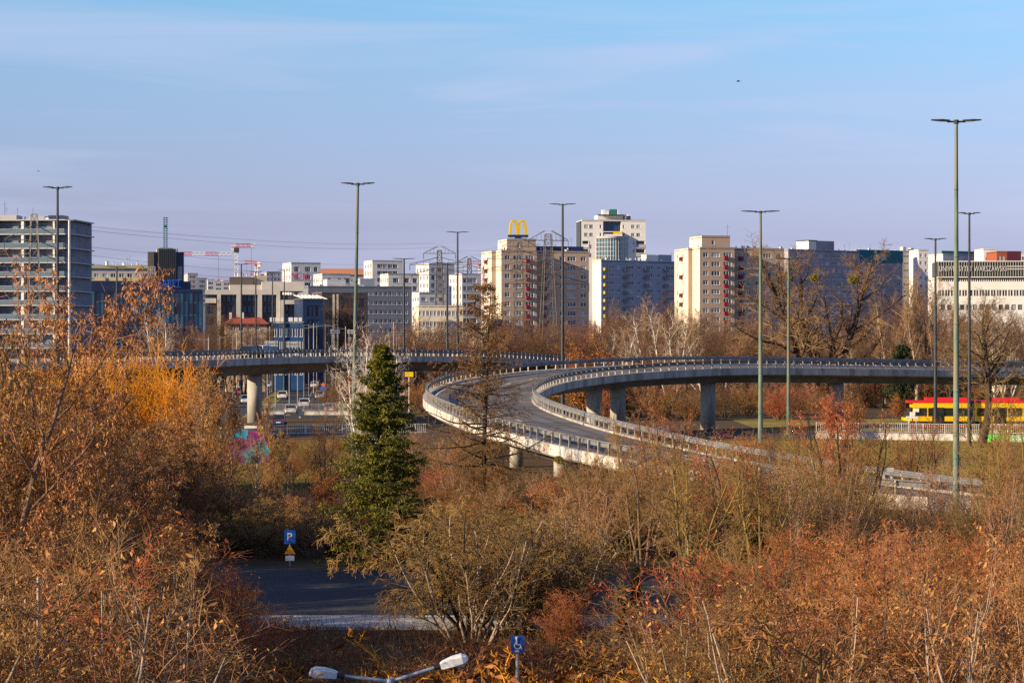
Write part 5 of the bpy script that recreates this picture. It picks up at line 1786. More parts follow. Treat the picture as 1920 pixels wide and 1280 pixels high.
def tubes(sets):
    """list of (P, R, sides) to vertex and quad arrays"""
    V, Q = [], []
    k = 0
    for P, R, Sd in sets:
        N, K, _ = P.shape
        T = np.empty_like(P)
        T[:, 1:-1] = P[:, 2:] - P[:, :-2]
        T[:, 0] = P[:, 1] - P[:, 0]
        T[:, -1] = P[:, -1] - P[:, -2]
        T = norm(T)
        m = norm(P[:, -1] - P[:, 0])
        ref = np.where(np.abs(m[:, 2:3]) < .8, np.array([[0, 0, 1.]]), np.array([[1., 0, 0]]))[:, None, :]
        n1 = norm(np.cross(T, np.broadcast_to(ref, T.shape)))
        n2 = np.cross(T, n1)
        a = np.arange(Sd) * 2 * PI / Sd
        v = P[:, :, None] + R[:, :, None, None] * (np.cos(a)[:, None] * n1[:, :, None] + np.sin(a)[:, None] * n2[:, :, None])
        V.append(v.reshape(-1, 3))
        i = np.arange(N)[:, None, None] * K * Sd
        jj = np.arange(K - 1)[None, :, None] * Sd
        s0 = np.arange(Sd)[None, None]
        s1 = (np.arange(Sd) + 1) % Sd
        s1 = s1[None, None]
        q = np.stack([i + jj + s0, i + jj + s1, i + jj + Sd + s1, i + jj + Sd + s0], -1).reshape(-1, 4) + k
        Q.append(q)
        k += N * K * Sd
    return np.concatenate(V), np.concatenate(Q)


def leaves(P, n, size, rg, hang=.7, width=.4, t0=.2, fold=.25, spread=0.03, szsd=.3):
    N, K, _ = P.shape
    some = rg.permutation(N)[:max(8, int(N * .42))]         # leaves hang in clumps, other twigs are bare
    idx = some[rg.integers(0, len(some), n)] if hang > .5 else rg.integers(0, N, n)
    t = t0 + (1 - t0) * rg.random(n)
    x = t * (K - 1)
    i0 = np.minimum(x.astype(int), K - 2)
    fr = (x - i0)[:, None]
    pos = P[idx, i0] * (1 - fr) + P[idx, i0 + 1] * fr + rg.normal(0, spread, (n, 3))
    d = norm(rg.normal(0, 1, (n, 3)) * (1 - hang) + np.array([0, 0, -1.]) * hang + norm(P[idx, -1] - P[idx, 0]) * .25)
    w = norm(np.cross(d, rg.normal(0, 1, (n, 3))))
    nn = np.cross(d, w)
    s = (size * np.clip(rg.normal(1, szsd, n), .4, 1.9))[:, None]
    v = np.stack([pos, pos + d * s * .5 + w * s * width * .5, pos + d * s + nn * s * fold, pos + d * s * .5 - w * s * width * .5], 1)
    q = np.arange(n * 4).reshape(n, 4)
    return v.reshape(-1, 3), q


def np_mesh(name, V, Q, mats, smooth=False):
    me = bpy.data.meshes.new(name)
    me.vertices.add(len(V))
    me.vertices.foreach_set('co', V.astype(np.float32).ravel())
    me.loops.add(Q.size)
    me.loops.foreach_set('vertex_index', Q.astype(np.int32).ravel())
    me.polygons.add(len(Q))
    me.polygons.foreach_set('loop_start', np.arange(0, Q.size, 4, dtype=np.int32))
    me.polygons.foreach_set('loop_total', np.full(len(Q), 4, dtype=np.int32))
    if smooth: me.polygons.foreach_set('use_smooth', np.ones(len(Q), dtype=bool))
    for m in mats: me.materials.append(m)
    me.update()
    me.validate()
    return me


NT = [0]


def proto(trunk, crown, lv, mt, mc_, ml, pname='leaves'):
    """returns [(part name, mesh)], height"""
    parts = []
    V, Q = tubes(trunk)
    h = V[:, 2].max()
    parts.append(('trunk', np_mesh('trunk', V, Q, [mt], True)))
    NT[0] += len(Q) * 2
    if crown:
        V, Q = tubes(crown)
        h = max(h, np.quantile(V[:, 2], .999))
        parts.append(('crown', np_mesh('crown', V, Q, [mc_], True)))
        NT[0] += len(Q) * 2
    if lv is not None:
        V, Q = lv
        h = max(h, np.quantile(V[:, 2], .999))
        parts.append((pname, np_mesh(pname, V, Q, [ml])))
        NT[0] += len(Q) * 2
    return parts, h


A_ = np.array


def p_ash(seed, *a_, fine=1.0, **k_):
    return _ash(seed, *a_, fine=fine, **k_)


def _ash(seed, leaf_n=9000, leaf_m='key_tan', trunk_m='bark_brown', twig_m='twig_brown', h=10, tilt=.1, size=.13, n1=18, lean=0, spread=45, rt=.0125, fine=1.0):
    rg = np.random.default_rng(seed)
    P0, R0 = grow0(A_([[0, 0, 0.]]), A_([[lean + rg.normal(0, tilt), rg.normal(0, tilt), 1.]]), A_([h * .82]), A_([rt * h]), 12, .07, .06, rg, .10)
    P1, R1 = kids(P0, R0, n1, .18, 1, spread, 12, .48, 8, .11, .09, .6, rg, .55)
    P2, R2 = kids(P1, R1, 10, .15, 1, 42, 15, .42, 5, .13, .04, .55, rg, .4, .0105 * fine)
    P3, R3 = kids(P2, R2, 6, .15, 1, 42, 16, .5, 4, .15, .02, .6, rg, .3, .0082 * fine)
    P4, R4 = kids(P3, R3, 2 if fine > .8 else 3, .2, 1, 40, 18, .6, 3, .15, 0, .7, rg, .3, .0070 * fine)
    lv = leaves(np.concatenate([P3[:, [0, 1, 3]], P4]), leaf_n, size, rg, .72, .30, fold=.35, szsd=.42) if leaf_n else None
    return proto([(P0, R0, 9), (P1, R1, 6)], [(P2, R2, 4), (P3, R3, 3), (P4, R4, 3)], lv, M[trunk_m], M[twig_m], M[leaf_m])


def p_bush(seed, twig_m='twig_red', trunk_m='bark_brown', stems=22, h=4.0, spread=.42, leaf_n=0, leaf_m='key_rust', up=.10, rf=1.0, size=.10, n2=9, n3=6, n4=3, tw=.0092):
    rg = np.random.default_rng(seed)
    az = np.arange(stems) * 2.4 + rg.random(stems)
    sp_ = rg.random(stems) ** .6 * spread
    d = np.stack([np.cos(az) * sp_, np.sin(az) * sp_, np.ones(stems)], 1)
    b = np.stack([np.cos(az) * sp_ * .9, np.sin(az) * sp_ * .9, np.zeros(stems)], 1)
    P0, R0 = grow0(b, d, h * rg.uniform(.55, 1.0, stems), np.full(stems, .008 * h * rf), 8, .09, up * .5, rg, .3)
    P1, R1 = kids(P0, R0, n2, .12, 1, 38, 12, .42, 5, .12, up, .6, rg, .45, tw * 1.5)
    P2, R2 = kids(P1, R1, n3, .15, 1, 40, 14, .5, 4, .16, up * .5, .6, rg, .35, tw * 1.1)
    P3, R3 = kids(P2, R2, n4, .2, 1, 40, 18, .55, 3, .16, .02, .7, rg, .3, tw)
    lv = leaves(np.concatenate([P2[:, [0, 1, 3]], P3]), leaf_n, size, rg, .55, .4) if leaf_n else None
    return proto([(P0, R0, 6)], [(P1, R1, 4), (P2, R2, 3), (P3, R3, 3)], lv, M[trunk_m], M[twig_m], M[leaf_m])


def p_multi(seed, stems=5, h=9, spread=.35, twig_m='twig_olive', trunk_m='bark_lichen', droop=0.0, n=(9, 8, 5, 2), up=.07, bow=.0, rf=1.0, leaf_n=0, leaf_m='key_tan', angs=(42, 42, 42), K1=8, tw=1.0, t0=.2):
    """several stems from one stool"""
    rg = np.random.default_rng(seed)
    az = np.arange(stems) * 2 * PI / stems + rg.random(stems)
    sp_ = spread * rg.uniform(.5, 1.2, stems)
    d = np.stack([np.cos(az) * sp_, np.sin(az) * sp_, np.ones(stems)], 1)
    P0, R0 = grow0(np.stack([np.cos(az) * .12, np.sin(az) * .12, az * 0], 1), d, h * rg.uniform(.7, .98, stems), np.full(stems, .012 * h * rf), 11, .07, up - bow, rg, .22)
    P1, R1 = kids(P0, R0, n[0], t0, 1, angs[0], 12, .45, K1, .11, up - droop * .3, .55, rg, .5, .010)
    P2, R2 = kids(P1, R1, n[1], .15, 1, angs[1], 15, .42, 5, .12, -droop * .7, .55, rg, .35, .0125 * tw)
    P3, R3 = kids(P2, R2, n[2], .15, 1, angs[2], 16, .55, 5 if droop else 4, .13, -droop, .6, rg, .3, .0100 * tw)
    P4, R4 = kids(P3, R3, n[3], .2, 1, 38, 18, .55, 3, .14, -droop, .7, rg, .3, .0085 * tw)
    lv = leaves(P4, leaf_n, .11, rg, .6, .4) if leaf_n else None
    return proto([(P0, R0, 8), (P1, R1, 5)], [(P2, R2, 4), (P3, R3, 3), (P4, R4, 3)], lv, M[trunk_m], M[twig_m], M[leaf_m])


def p_wood(seed, h=14, twig_m='twig_far', trunk_m='bark_dark', wide=1.0, up=.12, rf=1.0, n=(15, 9, 7, 4), ang=38):
    rg = np.random.default_rng(seed)
    P0, R0 = grow0(A_([[0, 0, 0.]]), A_([[rg.normal(0, .06), rg.normal(0, .06), 1.]]), A_([h * .8]), A_([.013 * h]), 9, .06, .05, rg, .2)
    P1, R1 = kids(P0, R0, n[0], .12, 1, ang, 10, .5 * wide, 6, .09, up, .5, rg, .5, .02)
    P2, R2 = kids(P1, R1, n[1], .15, 1, 38, 13, .42, 4, .1, up * .6, .5, rg, .35, .013 * rf)
    P3, R3 = kids(P2, R2, n[2], .15, 1, 38, 15, .5, 3, .12, .05, .6, rg, .3, .011 * rf)
    P4, R4 = kids(P3, R3, n[3], .2, 1, 36, 16, .6, 3, .12, .03, .8, rg, .3, .010 * rf)
    return proto([(P0, R0, 6), (P1, R1, 4)], [(P2, R2, 3), (P3, R3, 3), (P4, R4, 3)], None, M[trunk_m], M[twig_m], None)


def p_spruce(seed, h=10.0, wbase=3.0):
    rg = np.random.default_rng(seed)
    P0, R0 = grow0(A_([[0, 0, 0.]]), A_([[0.0, 0, 1.]]), A_([h]), A_([.16]), 14, .008, .02, rg, .06)
    n = 270
    t = np.sort(rg.uniform(.05, .985, n))
    z = t * h
    az = np.arange(n) * 2.39996 + rg.normal(0, .25, n)
    L = wbase * (1 - t) ** .85 * np.where(rg.random(n) < .10, 1.25, 1.0) * rg.uniform(.58, 1.15, n) * (1 + .25 * np.sin(az * 1 + 1.0)) + .10
    rise = .35 * t - .18 + rg.normal(0, .07, n)
    d = np.stack([np.cos(az), np.sin(az), rise], 1)
    P1, R1 = grow0(np.stack([0 * z, 0 * z, z], 1), d, L, .012 + .012 * L, 6, .05, -.03, rg, .3)
    # branch tips turn up
    P1[:, :, 2] += (np.linspace(0, 1, 6) ** 3)[None] * .16 * L[:, None]
    P2, R2 = kids(P1, R1, 12, .15, 1, 52, 12, .34, 4, .08, -.16, .5, rg, .45, .007, flat=.72, lmin=.12)
    P3, R3 = kids(P2, R2, 3, .2, 1, 45, 14, .5, 3, .08, -.2, .6, rg, .3, .005, lmin=.06)
    lv1 = leaves(P2, 42000, .115, rg, .42, .40, .0, .15, .03)
    lv2 = leaves(P3, 36000, .095, rg, .5, .40, .0, .15, .03)
    lv = (np.concatenate([lv1[0], lv2[0]]), np.concatenate([lv1[1], lv2[1] + len(lv1[0])]))
    return proto([(P0, R0, 9), (P1, R1, 4)], [(P2, R2, 3), (P3, R3, 3)], lv, M['bark_dark'], M['bark_dark'], M['spruce'], 'needles')


def p_larch(seed, h=13.6):
    rg = np.random.default_rng(seed)
    P0, R0 = grow0(A_([[0, 0, 0.]]), A_([[0.0, 0, 1.]]), A_([h]), A_([.17]), 14, .012, .02, rg, .08)
    n = 92
    t = np.linspace(.16, .985, n) + rg.normal(0, .008, n)
    z = t * h
    az = np.arange(n) * 2.39996 + rg.normal(0, .3, n)
    L = 4.9 * (1 - t) ** .66 * rg.uniform(.55, 1.15, n) + .15
    d = np.stack([np.cos(az), np.sin(az), -.06 + .3 * t + rg.normal(0, .10, n)], 1)
    P1, R1 = grow0(np.stack([0 * z, 0 * z, z], 1), d, L, .014 + .012 * L, 8, .09, -.015, rg, .25)
    P1[:, :, 2] += (np.linspace(0, 1, 8) ** 2.5)[None] * .14 * L[:, None]
    P2, R2 = kids(P1, R1, 18, .08, 1, 58, 15, .26, 4, .14, -.24, .5, rg, .4, .011, lmin=.22)
    P3, R3 = kids(P2, R2, 4, .15, 1, 50, 18, .5, 3, .15, -.3, .6, rg, .3, .009, lmin=.14)
    lv = leaves(np.concatenate([P2[:, [0, 2, 3]], P3]), 17000, .085, rg, .3, .5, .1, .2, .03)
    return proto([(P0, R0, 9), (P1, R1, 5)], [(P2, R2, 3), (P3, R3, 3)], lv, M['bark_dark'], M['larch'], M['larch'], 'needles')


def p_thuja(seed, m, h=3.5, w=.8, n=9000, pw=.7):
    rg = np.random.default_rng(seed)
    P0, R0 = grow0(A_([[0, 0, 0.]]), A_([[0.0, 0, 1.]]), A_([h * .95]), A_([.06]), 8, .03, .05, rg, .1)
    k_ = 130
    t = rg.uniform(.03, .97, k_)
    az = rg.uniform(0, 6.28, k_)
    L = w * (1 - t) ** pw * rg.uniform(.7, 1.15, k_) + .12
    d = np.stack([np.cos(az), np.sin(az), .7 + 0 * az], 1)
    P1, R1 = grow0(np.stack([0 * t, 0 * t, t * h * .9], 1), d, L, np.full(k_, .012), 5, .1, .12, rg)
    P2, R2 = kids(P1, R1, 7, .2, 1, 38, 15, .42, 3, .1, .12, .6, rg, .3, .005, lmin=.1)
    lv = leaves(P2, n, .11, rg, .0, .5, .0, .2, .04)
    return proto([(P0, R0, 7)], [(P1, R1, 4), (P2, R2, 3)], lv, M['bark_dark'], M['bark_dark'], M[m], 'foliage')


def p_ball(seed, m='mistletoe', n=1500):
    rg = np.random.default_rng(seed)
    d = norm(rg.normal(0, 1, (90, 3)))
    P, R = grow0(d * .02, d, np.full(90, .5) * rg.uniform(.8, 1.1, 90), np.full(90, .014), 4, .15, 0, rg)
    P2, R2 = kids(P, R, 5, .3, 1, 40, 12, .5, 3, .1, 0, .7, rg, .3, .006)
    lv = leaves(P2, n, .14, rg, .0, .4, .2, .2, .03)
    return proto([(P, R, 4)], [(P2, R2, 3)], lv, M['twig_olive'], M['twig_olive'], M[m])


def plant(pr, name, label, px, D, top=None, h=None, rz=None, sx=1.0, group=None, cat='tree', z=0.0, x=None, bury=0.0):
    parts, ph = pr
    if h is None: h = gz(top, D) - z
    sc = h / ph
    R = thing(name, label, cat, (gx(px, D) if x is None else x, D, z), RND.uniform(0, 6.28) if rz is None else rz, group)
    R.scale = (sc * sx, sc * sx, sc)
    for n_, me in parts: ob(n_, me, R)
    return R


RND = random.Random(11)
PR = {}
PR['ash'] = [p_ash(1, 14000, 'key_tan', 'bark_pale', 'twig_brown', size=.062, fine=.58), p_ash(2, 15000, 'key_tan', 'bark_brown', 'twig_brown', tilt=.2, size=.062, fine=.58), p_ash(3, 12000, 'key_tan', 'bark_pale', 'twig_brown', lean=.35, n1=15, size=.062, fine=.58)]
PR['rust'] = [p_ash(4, 4200, 'key_rust', 'bark_brown', 'twig_red', h=8, size=.075, spread=52, fine=.65), p_ash(5, 3200, 'key_rust', 'bark_lichen', 'twig_brown', h=8, tilt=.25, size=.075, spread=55, fine=.65), p_ash(55, 0, 'key_rust', 'bark_brown', 'twig_brown', h=8, tilt=.2, spread=50, n1=20)]
PR['bush'] = [p_bush(6, 'twig_red'), p_bush(7, 'twig_brown', spread=.6), p_bush(8, 'twig_red', leaf_n=5000, leaf_m='key_rust', stems=15)]
PR['grey'] = [p_bush(9, 'twig_grey', 'bark_pale', stems=12, spread=.5), p_bush(10, 'twig_olive', 'bark_brown', stems=13, spread=.7)]
PR['whip'] = [p_bush(51, 'twig_brown', 'bark_pale', stems=13, h=7, spread=.55, up=.05, n2=8, n3=5, n4=3, leaf_n=1800, leaf_m='key_tan', size=.09, rf=.7, tw=.0045), p_bush(52, 'twig_grey', 'bark_pale', stems=10, h=7, spread=.45, up=.05, n2=9, n3=5, n4=3, leaf_n=900, leaf_m='key_tan', size=.09, rf=.7, tw=.0045)]
PR['vtree'] = [p_multi(61, stems=5, h=9, spread=.38, twig_m='twig_red', trunk_m='bark_dark', n=(8, 7, 5, 2), leaf_n=1500, leaf_m='key_tan', rf=1.3)]
PR['lichen'] = [p_ash(62, 2600, 'key_rust', 'bark_lichen', 'twig_brown', h=8, tilt=.35, size=.08, spread=55, n1=13, rt=.021)]
PR['fork'] = [p_multi(63, stems=3, h=7, spread=.22, twig_m='twig_grey', trunk_m='bark_pale', n=(8, 6, 4, 2), leaf_n=700, leaf_m='key_tan', rf=.75, angs=(34, 40, 42), tw=.5)]
PR['nbush'] = [p_bush(71, 'twig_red', tw=.0045, n3=7, n4=4, leaf_n=2500, leaf_m='key_rust', size=.07), p_bush(72, 'twig_brown', 'bark_pale', tw=.0045, n3=7, n4=4, spread=.55, leaf_n=1800, leaf_m='key_tan', size=.07)]
PR['multi'] = [p_multi(11), p_multi(12, stems=4, spread=.5, twig_m='twig_brown', trunk_m='bark_brown')]
PR['olive'] = [p_multi(13, stems=6, h=5.4, spread=.75, droop=.20, bow=.03, n=(13, 10, 6, 2), twig_m='twig_olive', trunk_m='bark_dark', up=.04, angs=(55, 48, 42))]
PR['sapling'] = [p_ash(14, 3600, 'key_tan', 'bark_pale', 'twig_grey', h=8, n1=16, spread=34, size=.12), p_ash(15, 4800, 'key_tan', 'bark_brown', 'twig_brown', h=8, n1=17, spread=36, size=.12)]
PR['upright'] = [p_bush(16, 'twig_red', 'bark_brown', stems=24, h=6, spread=.30, up=.22, leaf_n=1500, leaf_m='key_rust', n2=7, n3=5, n4=3, size=.14)]
PR['willow'] = [p_bush(17, 'twig_orange', 'twig_orange', stems=30, h=6, spread=.45, up=.16, n2=9, n3=6, n4=2, rf=.8)]
PR['wood'] = [p_wood(21), p_wood(22, wide=1.15, twig_m='twig_far', ang=44), p_wood(23, wide=.8, up=.2, ang=30, twig_m='twig_grey')]
PR['poplar'] = [p_wood(24, h=16, wide=.55, up=.3, ang=24, twig_m='twig_grey', trunk_m='bark_pale')]
PR['birch'] = [p_wood(25, h=12, wide=.9, up=.08, ang=34, twig_m='twig_birch', trunk_m='bark_birch', n=(16, 7, 5, 3), rf=.8)]
PR['white'] = [p_multi(41, stems=6, h=10, spread=.34, twig_m='bark_birch', trunk_m='bark_birch', n=(8, 6, 4, 3), up=.10, angs=(36, 38, 38), rf=1.1, tw=1.1)]
PR['white2'] = [p_multi(43, stems=3, h=12, spread=.4, twig_m='twig_birch', trunk_m='bark_birch', n=(10, 7, 4, 3), up=.10, angs=(34, 38, 38), rf=.9, tw=.9)]
PR['thick'] = [p_multi(42, stems=1, h=15, spread=.05, twig_m='twig_grey', trunk_m='bark_dark', n=(22, 11, 8, 3), up=.05, rf=2.2, tw=1.3, angs=(50, 42, 40), K1=9, t0=.40)]
PR['big'] = [p_multi(26, stems=3, h=24, spread=.42, twig_m='twig_grey', trunk_m='bark_dark', n=(15, 11, 7, 3), rf=1.9, tw=1.7)]
PR['spruce'] = [p_spruce(31)]
PR['larch'] = [p_larch(32)]
PR['thuja'] = [p_thuja(33, 'thuja_olive'), p_thuja(34, 'thuja_dark', w=1.5, h=3.2, n=11000, pw=.6)]
PR['ball'] = [p_ball(35)]
PR['sprig'] = [p_bush(36, 'twig_orange', 'twig_orange', stems=26, h=1.6, spread=.9, n2=6, n3=4, n4=2, leaf_n=2500, leaf_m='key_rust', size=.09)]
print('tree triangles', NT[0])

# --- the trees one can single out
plant(PR['spruce'][0], 'spruce_tree', 'dark green spruce with a pointed top beside the shaded road', 716, 103, top=640, rz=1.0, sx=1.0)
plant(PR['larch'][0], 'larch_tree', 'brown bare larch with a straight trunk in front of the curved ramp', 906, 141, top=528, rz=.4)
plant(PR['big'][0], 'big_tree', 'big bare tree holding two round mistletoe balls behind the ramp', 1535, 345, top=440, rz=2.2, sx=1.2)
plant(PR['thick'][0], 'big_tree', 'dark bare tree with a thick trunk in front of the tram and university building', 1842, 224, top=540, rz=.8, sx=1.35)
for px, py, lab in ((1527, 521, 'round mistletoe ball on the left in the big bare tree'), (1599, 525, 'round mistletoe ball on the right in the big bare tree')):
    p_ = at(px, py, 338)
    R = thing('mistletoe_ball', lab, 'plant', p_, RND.random() * 6, 'mistletoe balls in the big bare tree')
    R.scale = (1.25, 1.25, 1.1)
    for n_, me in PR['ball'][0][0]: ob(n_, me, R)
for i_, (px, D, top, lab) in enumerate(((684, 148, 586, 'white birch rising behind the top of the spruce'), (712, 156, 610, 'second white birch close behind the spruce tip'), (1259, 330, 548, 'white-stemmed birch in front of the right tan block'), 
                        (1868, 300, 585, 'white birch behind the dark thick-trunked tree at the right'), (1890, 310, 600, 'second white birch near the right edge behind the ramp'), (292, 360, 560, 'pale bare birch in front of the blue glass office'), (318, 365, 575, 'second pale birch before the blue glass office, lower'))):
    plant(PR['white' if D < 200 else 'white2' if i_ in (2, 3, 4) else 'birch'][0], 'birch_tree', lab, px, D, top=top, group='white birches', sx=.75 if D < 200 else 1.0)
plant(PR['upright'][0], 'upright_shrub', 'reddish upright bushy tree below the ramp left of the tram', 1560, 232, top=725)
plant(PR['upright'][0], 'upright_shrub', 'second reddish upright bushy tree below the ramp, right of its neighbour', 1604, 236, top=730)
plant(PR['vtree'][0], 'leafy_tree', 'v-shaped dark-stemmed tree with rusty leaves before the orange barriers', 1567, 118, top=735)
plant(PR['olive'][0], 'drooping_tree', 'low wide olive-brown tree with arching branches beside the shaded road', 880, 78, top=905, rz=.5, sx=1.15)
plant(PR['olive'][0], 'drooping_tree', 'smaller arching olive-brown tree right of the wide one', 1010, 82, top=935, rz=2.6, sx=.9)
plant(PR['multi'][0], 'many_stemmed_tree', 'tall many-stemmed tree with yellow lichen in front of the ramp, centre right', 1300, 92, top=800, rz=.3)
plant(PR['multi'][0], 'many_stemmed_tree', 'many-stemmed lichen tree right of the tallest one, under the green lamp', 1420, 96, top=800, rz=2.0)
plant(PR['multi'][1], 'many_stemmed_tree', 'brown many-stemmed tree left of the lichen trees', 1205, 98, top=770, rz=4.0)
plant(PR['thuja'][0], 'thuja_shrub', 'tall olive-green thuja standing in the dark gap right of centre', 1193, 79, top=1060, sx=.62)
plant(PR['thuja'][0], 'thuja_shrub', 'lower olive-green thuja touching the tall one in the dark gap', 1166, 78.4, top=1090, sx=.62)
plant(PR['thuja'][0], 'thuja_shrub', 'yellow-green thuja on the left below the leafy branches', 278, 118, top=832, sx=.6)
plant(PR['thuja'][1], 'evergreen_shrub', 'nearly black evergreen right of the yellow-green thuja', 338, 119, top=858, sx=.75)
plant(PR['thuja'][1], 'evergreen_shrub', 'dark evergreen beside the ramp behind the thick-trunked tree', 1690, 300, top=645, sx=.6)
for px, py, D in ((1048, 862, 150), (1185, 848, 148), (1178, 850, 152)):
    p_ = at(px, py, D)
    if px != 1178:
        R = thing('mistletoe_ball', ['small yellow mistletoe tuft under the white ramp wall', 'small yellow mistletoe tuft in the twigs over the ramp road'][0 if px < 1100 else 1], 'plant', p_, 0, 'small mistletoe tufts by the ramp')
        R.scale = (.5, .5, .5)
        for n_, me in PR['ball'][0][0]: ob(n_, me, R)


def where(px, table):
    for lim, txt in table:
        if px < lim: return txt
    return table[-1][1]


BACK = [(480, 'below the pale framed office'), (600, 'around the blue shop'), (720, 'under the long blue-grey block'), (860, 'below the left pylon'), (960, 'around the larch top'), (1110, 'below the arches block'), (1270, 'below the blue-grey block'),
        (1390, 'below the right tan block'), (1500, 'between two green lamps'), (1640, 'round the mistletoe tree'), (1760, 'left of the university building'), (2100, 'below the university building')]
# the wood behind the viaduct and the ramp
rr = random.Random(3)
TOPS = [(380, 640), (470, 615), (560, 640), (640, 640), (700, 600), (780, 588), (860, 590), (940, 575), (1010, 585), (1090, 590), (1150, 575), (1230, 545), (1300, 575), (1370, 575), (1440, 585), (1560, 600), (1650, 575), (1720, 515), (1780, 560), (1850, 560), (1920, 570), (2000, 570)]
tx = [a for a, _ in TOPS]
ty = [b for _, b in TOPS]
n_back = 0
for row, (D0, dpx, add) in enumerate(((480, 26, 0), (440, 27, 10), (405, 28, 22), (370, 30, 34), (342, 34, 50))):
    px = 630 + row * 7
    while px < 1990:
        D = D0 + rr.uniform(-14, 14)
        if px < 1200: D = max(D, 396 + rr.uniform(0, 12))
        t = np.interp(px, tx, ty) + add + rr.uniform(-10, 22)
        h_ = gz(t, D)
        kind = rr.choice(['wood', 'wood', 'wood', 'wood', 'poplar', 'wood', 'wood'] if row < 2 else ['wood'] * 9 + ['birch'])
        if 1640 < px < 1760 and rr.random() < .5: kind = 'poplar'
        pr = PR[kind][rr.randrange(len(PR[kind]))]
        w_ = where(px, BACK)
        lab = {'wood': 'bare brown tree in the wood ', 'poplar': 'slim bare tree in the wood ', 'birch': 'pale-stemmed tree in the wood '}[kind] + w_ + (', rear rows' if row < 2 else ', mid rows' if row == 2 else ', front rows')
        lab = ('tall ' if h_ > 17 else 'low ' if h_ < 11 else '') + lab
        if h_ > 2.5: plant(pr, 'bare_tree', lab, px, D, h=h_, sx=rr.uniform(1.1, 1.6), group=lab.replace('tree', 'trees', 1))
        px += dpx * rr.uniform(.75, 1.25)
plant(PR['bush'][2], 'rust_shrub', 'rusty red-brown bushy tree behind the ramp, right of the dark lamp', 1105, 300, top=627, sx=1.5)
plant(PR['bush'][2], 'rust_shrub', 'small rusty-leaved shrub left of the tram', 1683, 292, top=735, sx=1.0)
UND = [(1105, 'left of its first pillar'), (1158, 'between its two close pillars'), (1240, 'just right of its two close pillars'), (1326, 'just left of its single wide pillar'), (1425, 'left of the green lamps'), (1480, 'between the green lamps'), (1570, 'behind the upright shrubs'), (1690, 'left of the tram nose'), (1800, 'behind the tram front'), (3000, 'behind the tram rear')]
# trees under the ramp and beyond the streets
for i in range(64):
    px = 1060 + i * 14 + rr.uniform(-12, 12)
    D = rr.uniform(288, 330)
    if 1560 < px: D = rr.uniform(340, 362)
    plant(PR['bush'][rr.randrange(2)] if i % 4 == 0 else PR['grey'][1] if i % 4 == 1 else PR['wood'][i % 3], 'undergrowth_shrub', 'brown shrub under the ramp deck ' + where(px, UND), px, D, h=rr.uniform(3.2, 6.2), sx=1.7, group='brown shrubs under the ramp deck ' + where(px, UND), cat='shrub')
for i in range(14):
    px = 625 + i * 33 + rr.uniform(-8, 8)
    plant(PR['bush'][rr.randrange(2)], 'undergrowth_shrub', 'brown shrub under the far viaduct between spruce and ramp', px, rr.uniform(320, 345), h=rr.uniform(3, 5.5), sx=1.5, group='brown shrubs under the far viaduct', cat='shrub')
# dark trees left behind the viaduct
for i in range(16):
    px = 255 + i * 17 + rr.uniform(-6, 6)
    if 505 < px: break
    plant(PR['wood'][i % 3], 'bare_tree', 'dark bare tree along the foot of the glass office', px, rr.uniform(395, 440), top=rr.uniform(596, 632), sx=1.2, group='dark bare trees at the foot of the glass office')
for px, top in ((393, 570), (402, 560), (420, 600), (650, 548), (668, 552), (640, 570)):
    plant(PR['wood'][1], 'bare_tree', 'bare brown tree standing right before the pale framed office' if px < 500 else 'bare brown tree behind the green lamp post by the spruce', px, 450 if px < 500 else 520, top=top, group='bare trees before the pale office' if px < 500 else 'bare trees behind the green lamp post')
# orange willows on the left
for px, D, top, lab in ((190, 150, 600, 'large orange willow bush, right of the two brightest'), (238, 154, 612, 'orange willow bush at the right end of the orange clump'), (120, 146, 618, 'orange willow bush in the middle of the orange clump'), (70, 140, 690, 'orange willow bush at the left of the orange clump'),
                        (150, 128, 690, 'lower orange willow bush in front of the orange clump'), (284, 150, 622, 'tall orange-brown willow bush hiding the viaduct end'), (328, 148, 645, 'orange-brown willow bush right at the viaduct end'), (358, 146, 682, 'lower orange-brown willow bush below the viaduct end'), (30, 150, 650, 'orange willow bush behind the leafy branches at the far left')):
    plant(PR['willow'][0], 'willow_bush', lab, px, D, top=top, group='orange willows', cat='shrub', sx=1.1)

# ------------------------------------------------------------------ the thicket in front
ZONES = [(200, 'at the far left edge'), (400, 'left of the viaduct end'), (560, 'left of the parking sign'), (700, 'beside the spruce'), (880, 'under the larch'), (1050, 'beneath the white ramp wall'),
         (1250, 'below the ramp road'), (1420, 'under the lichen trees'), (1600, 'left of the orange barriers'), (1780, 'below the white square board'), (2300, 'under the tallest green lamp')]


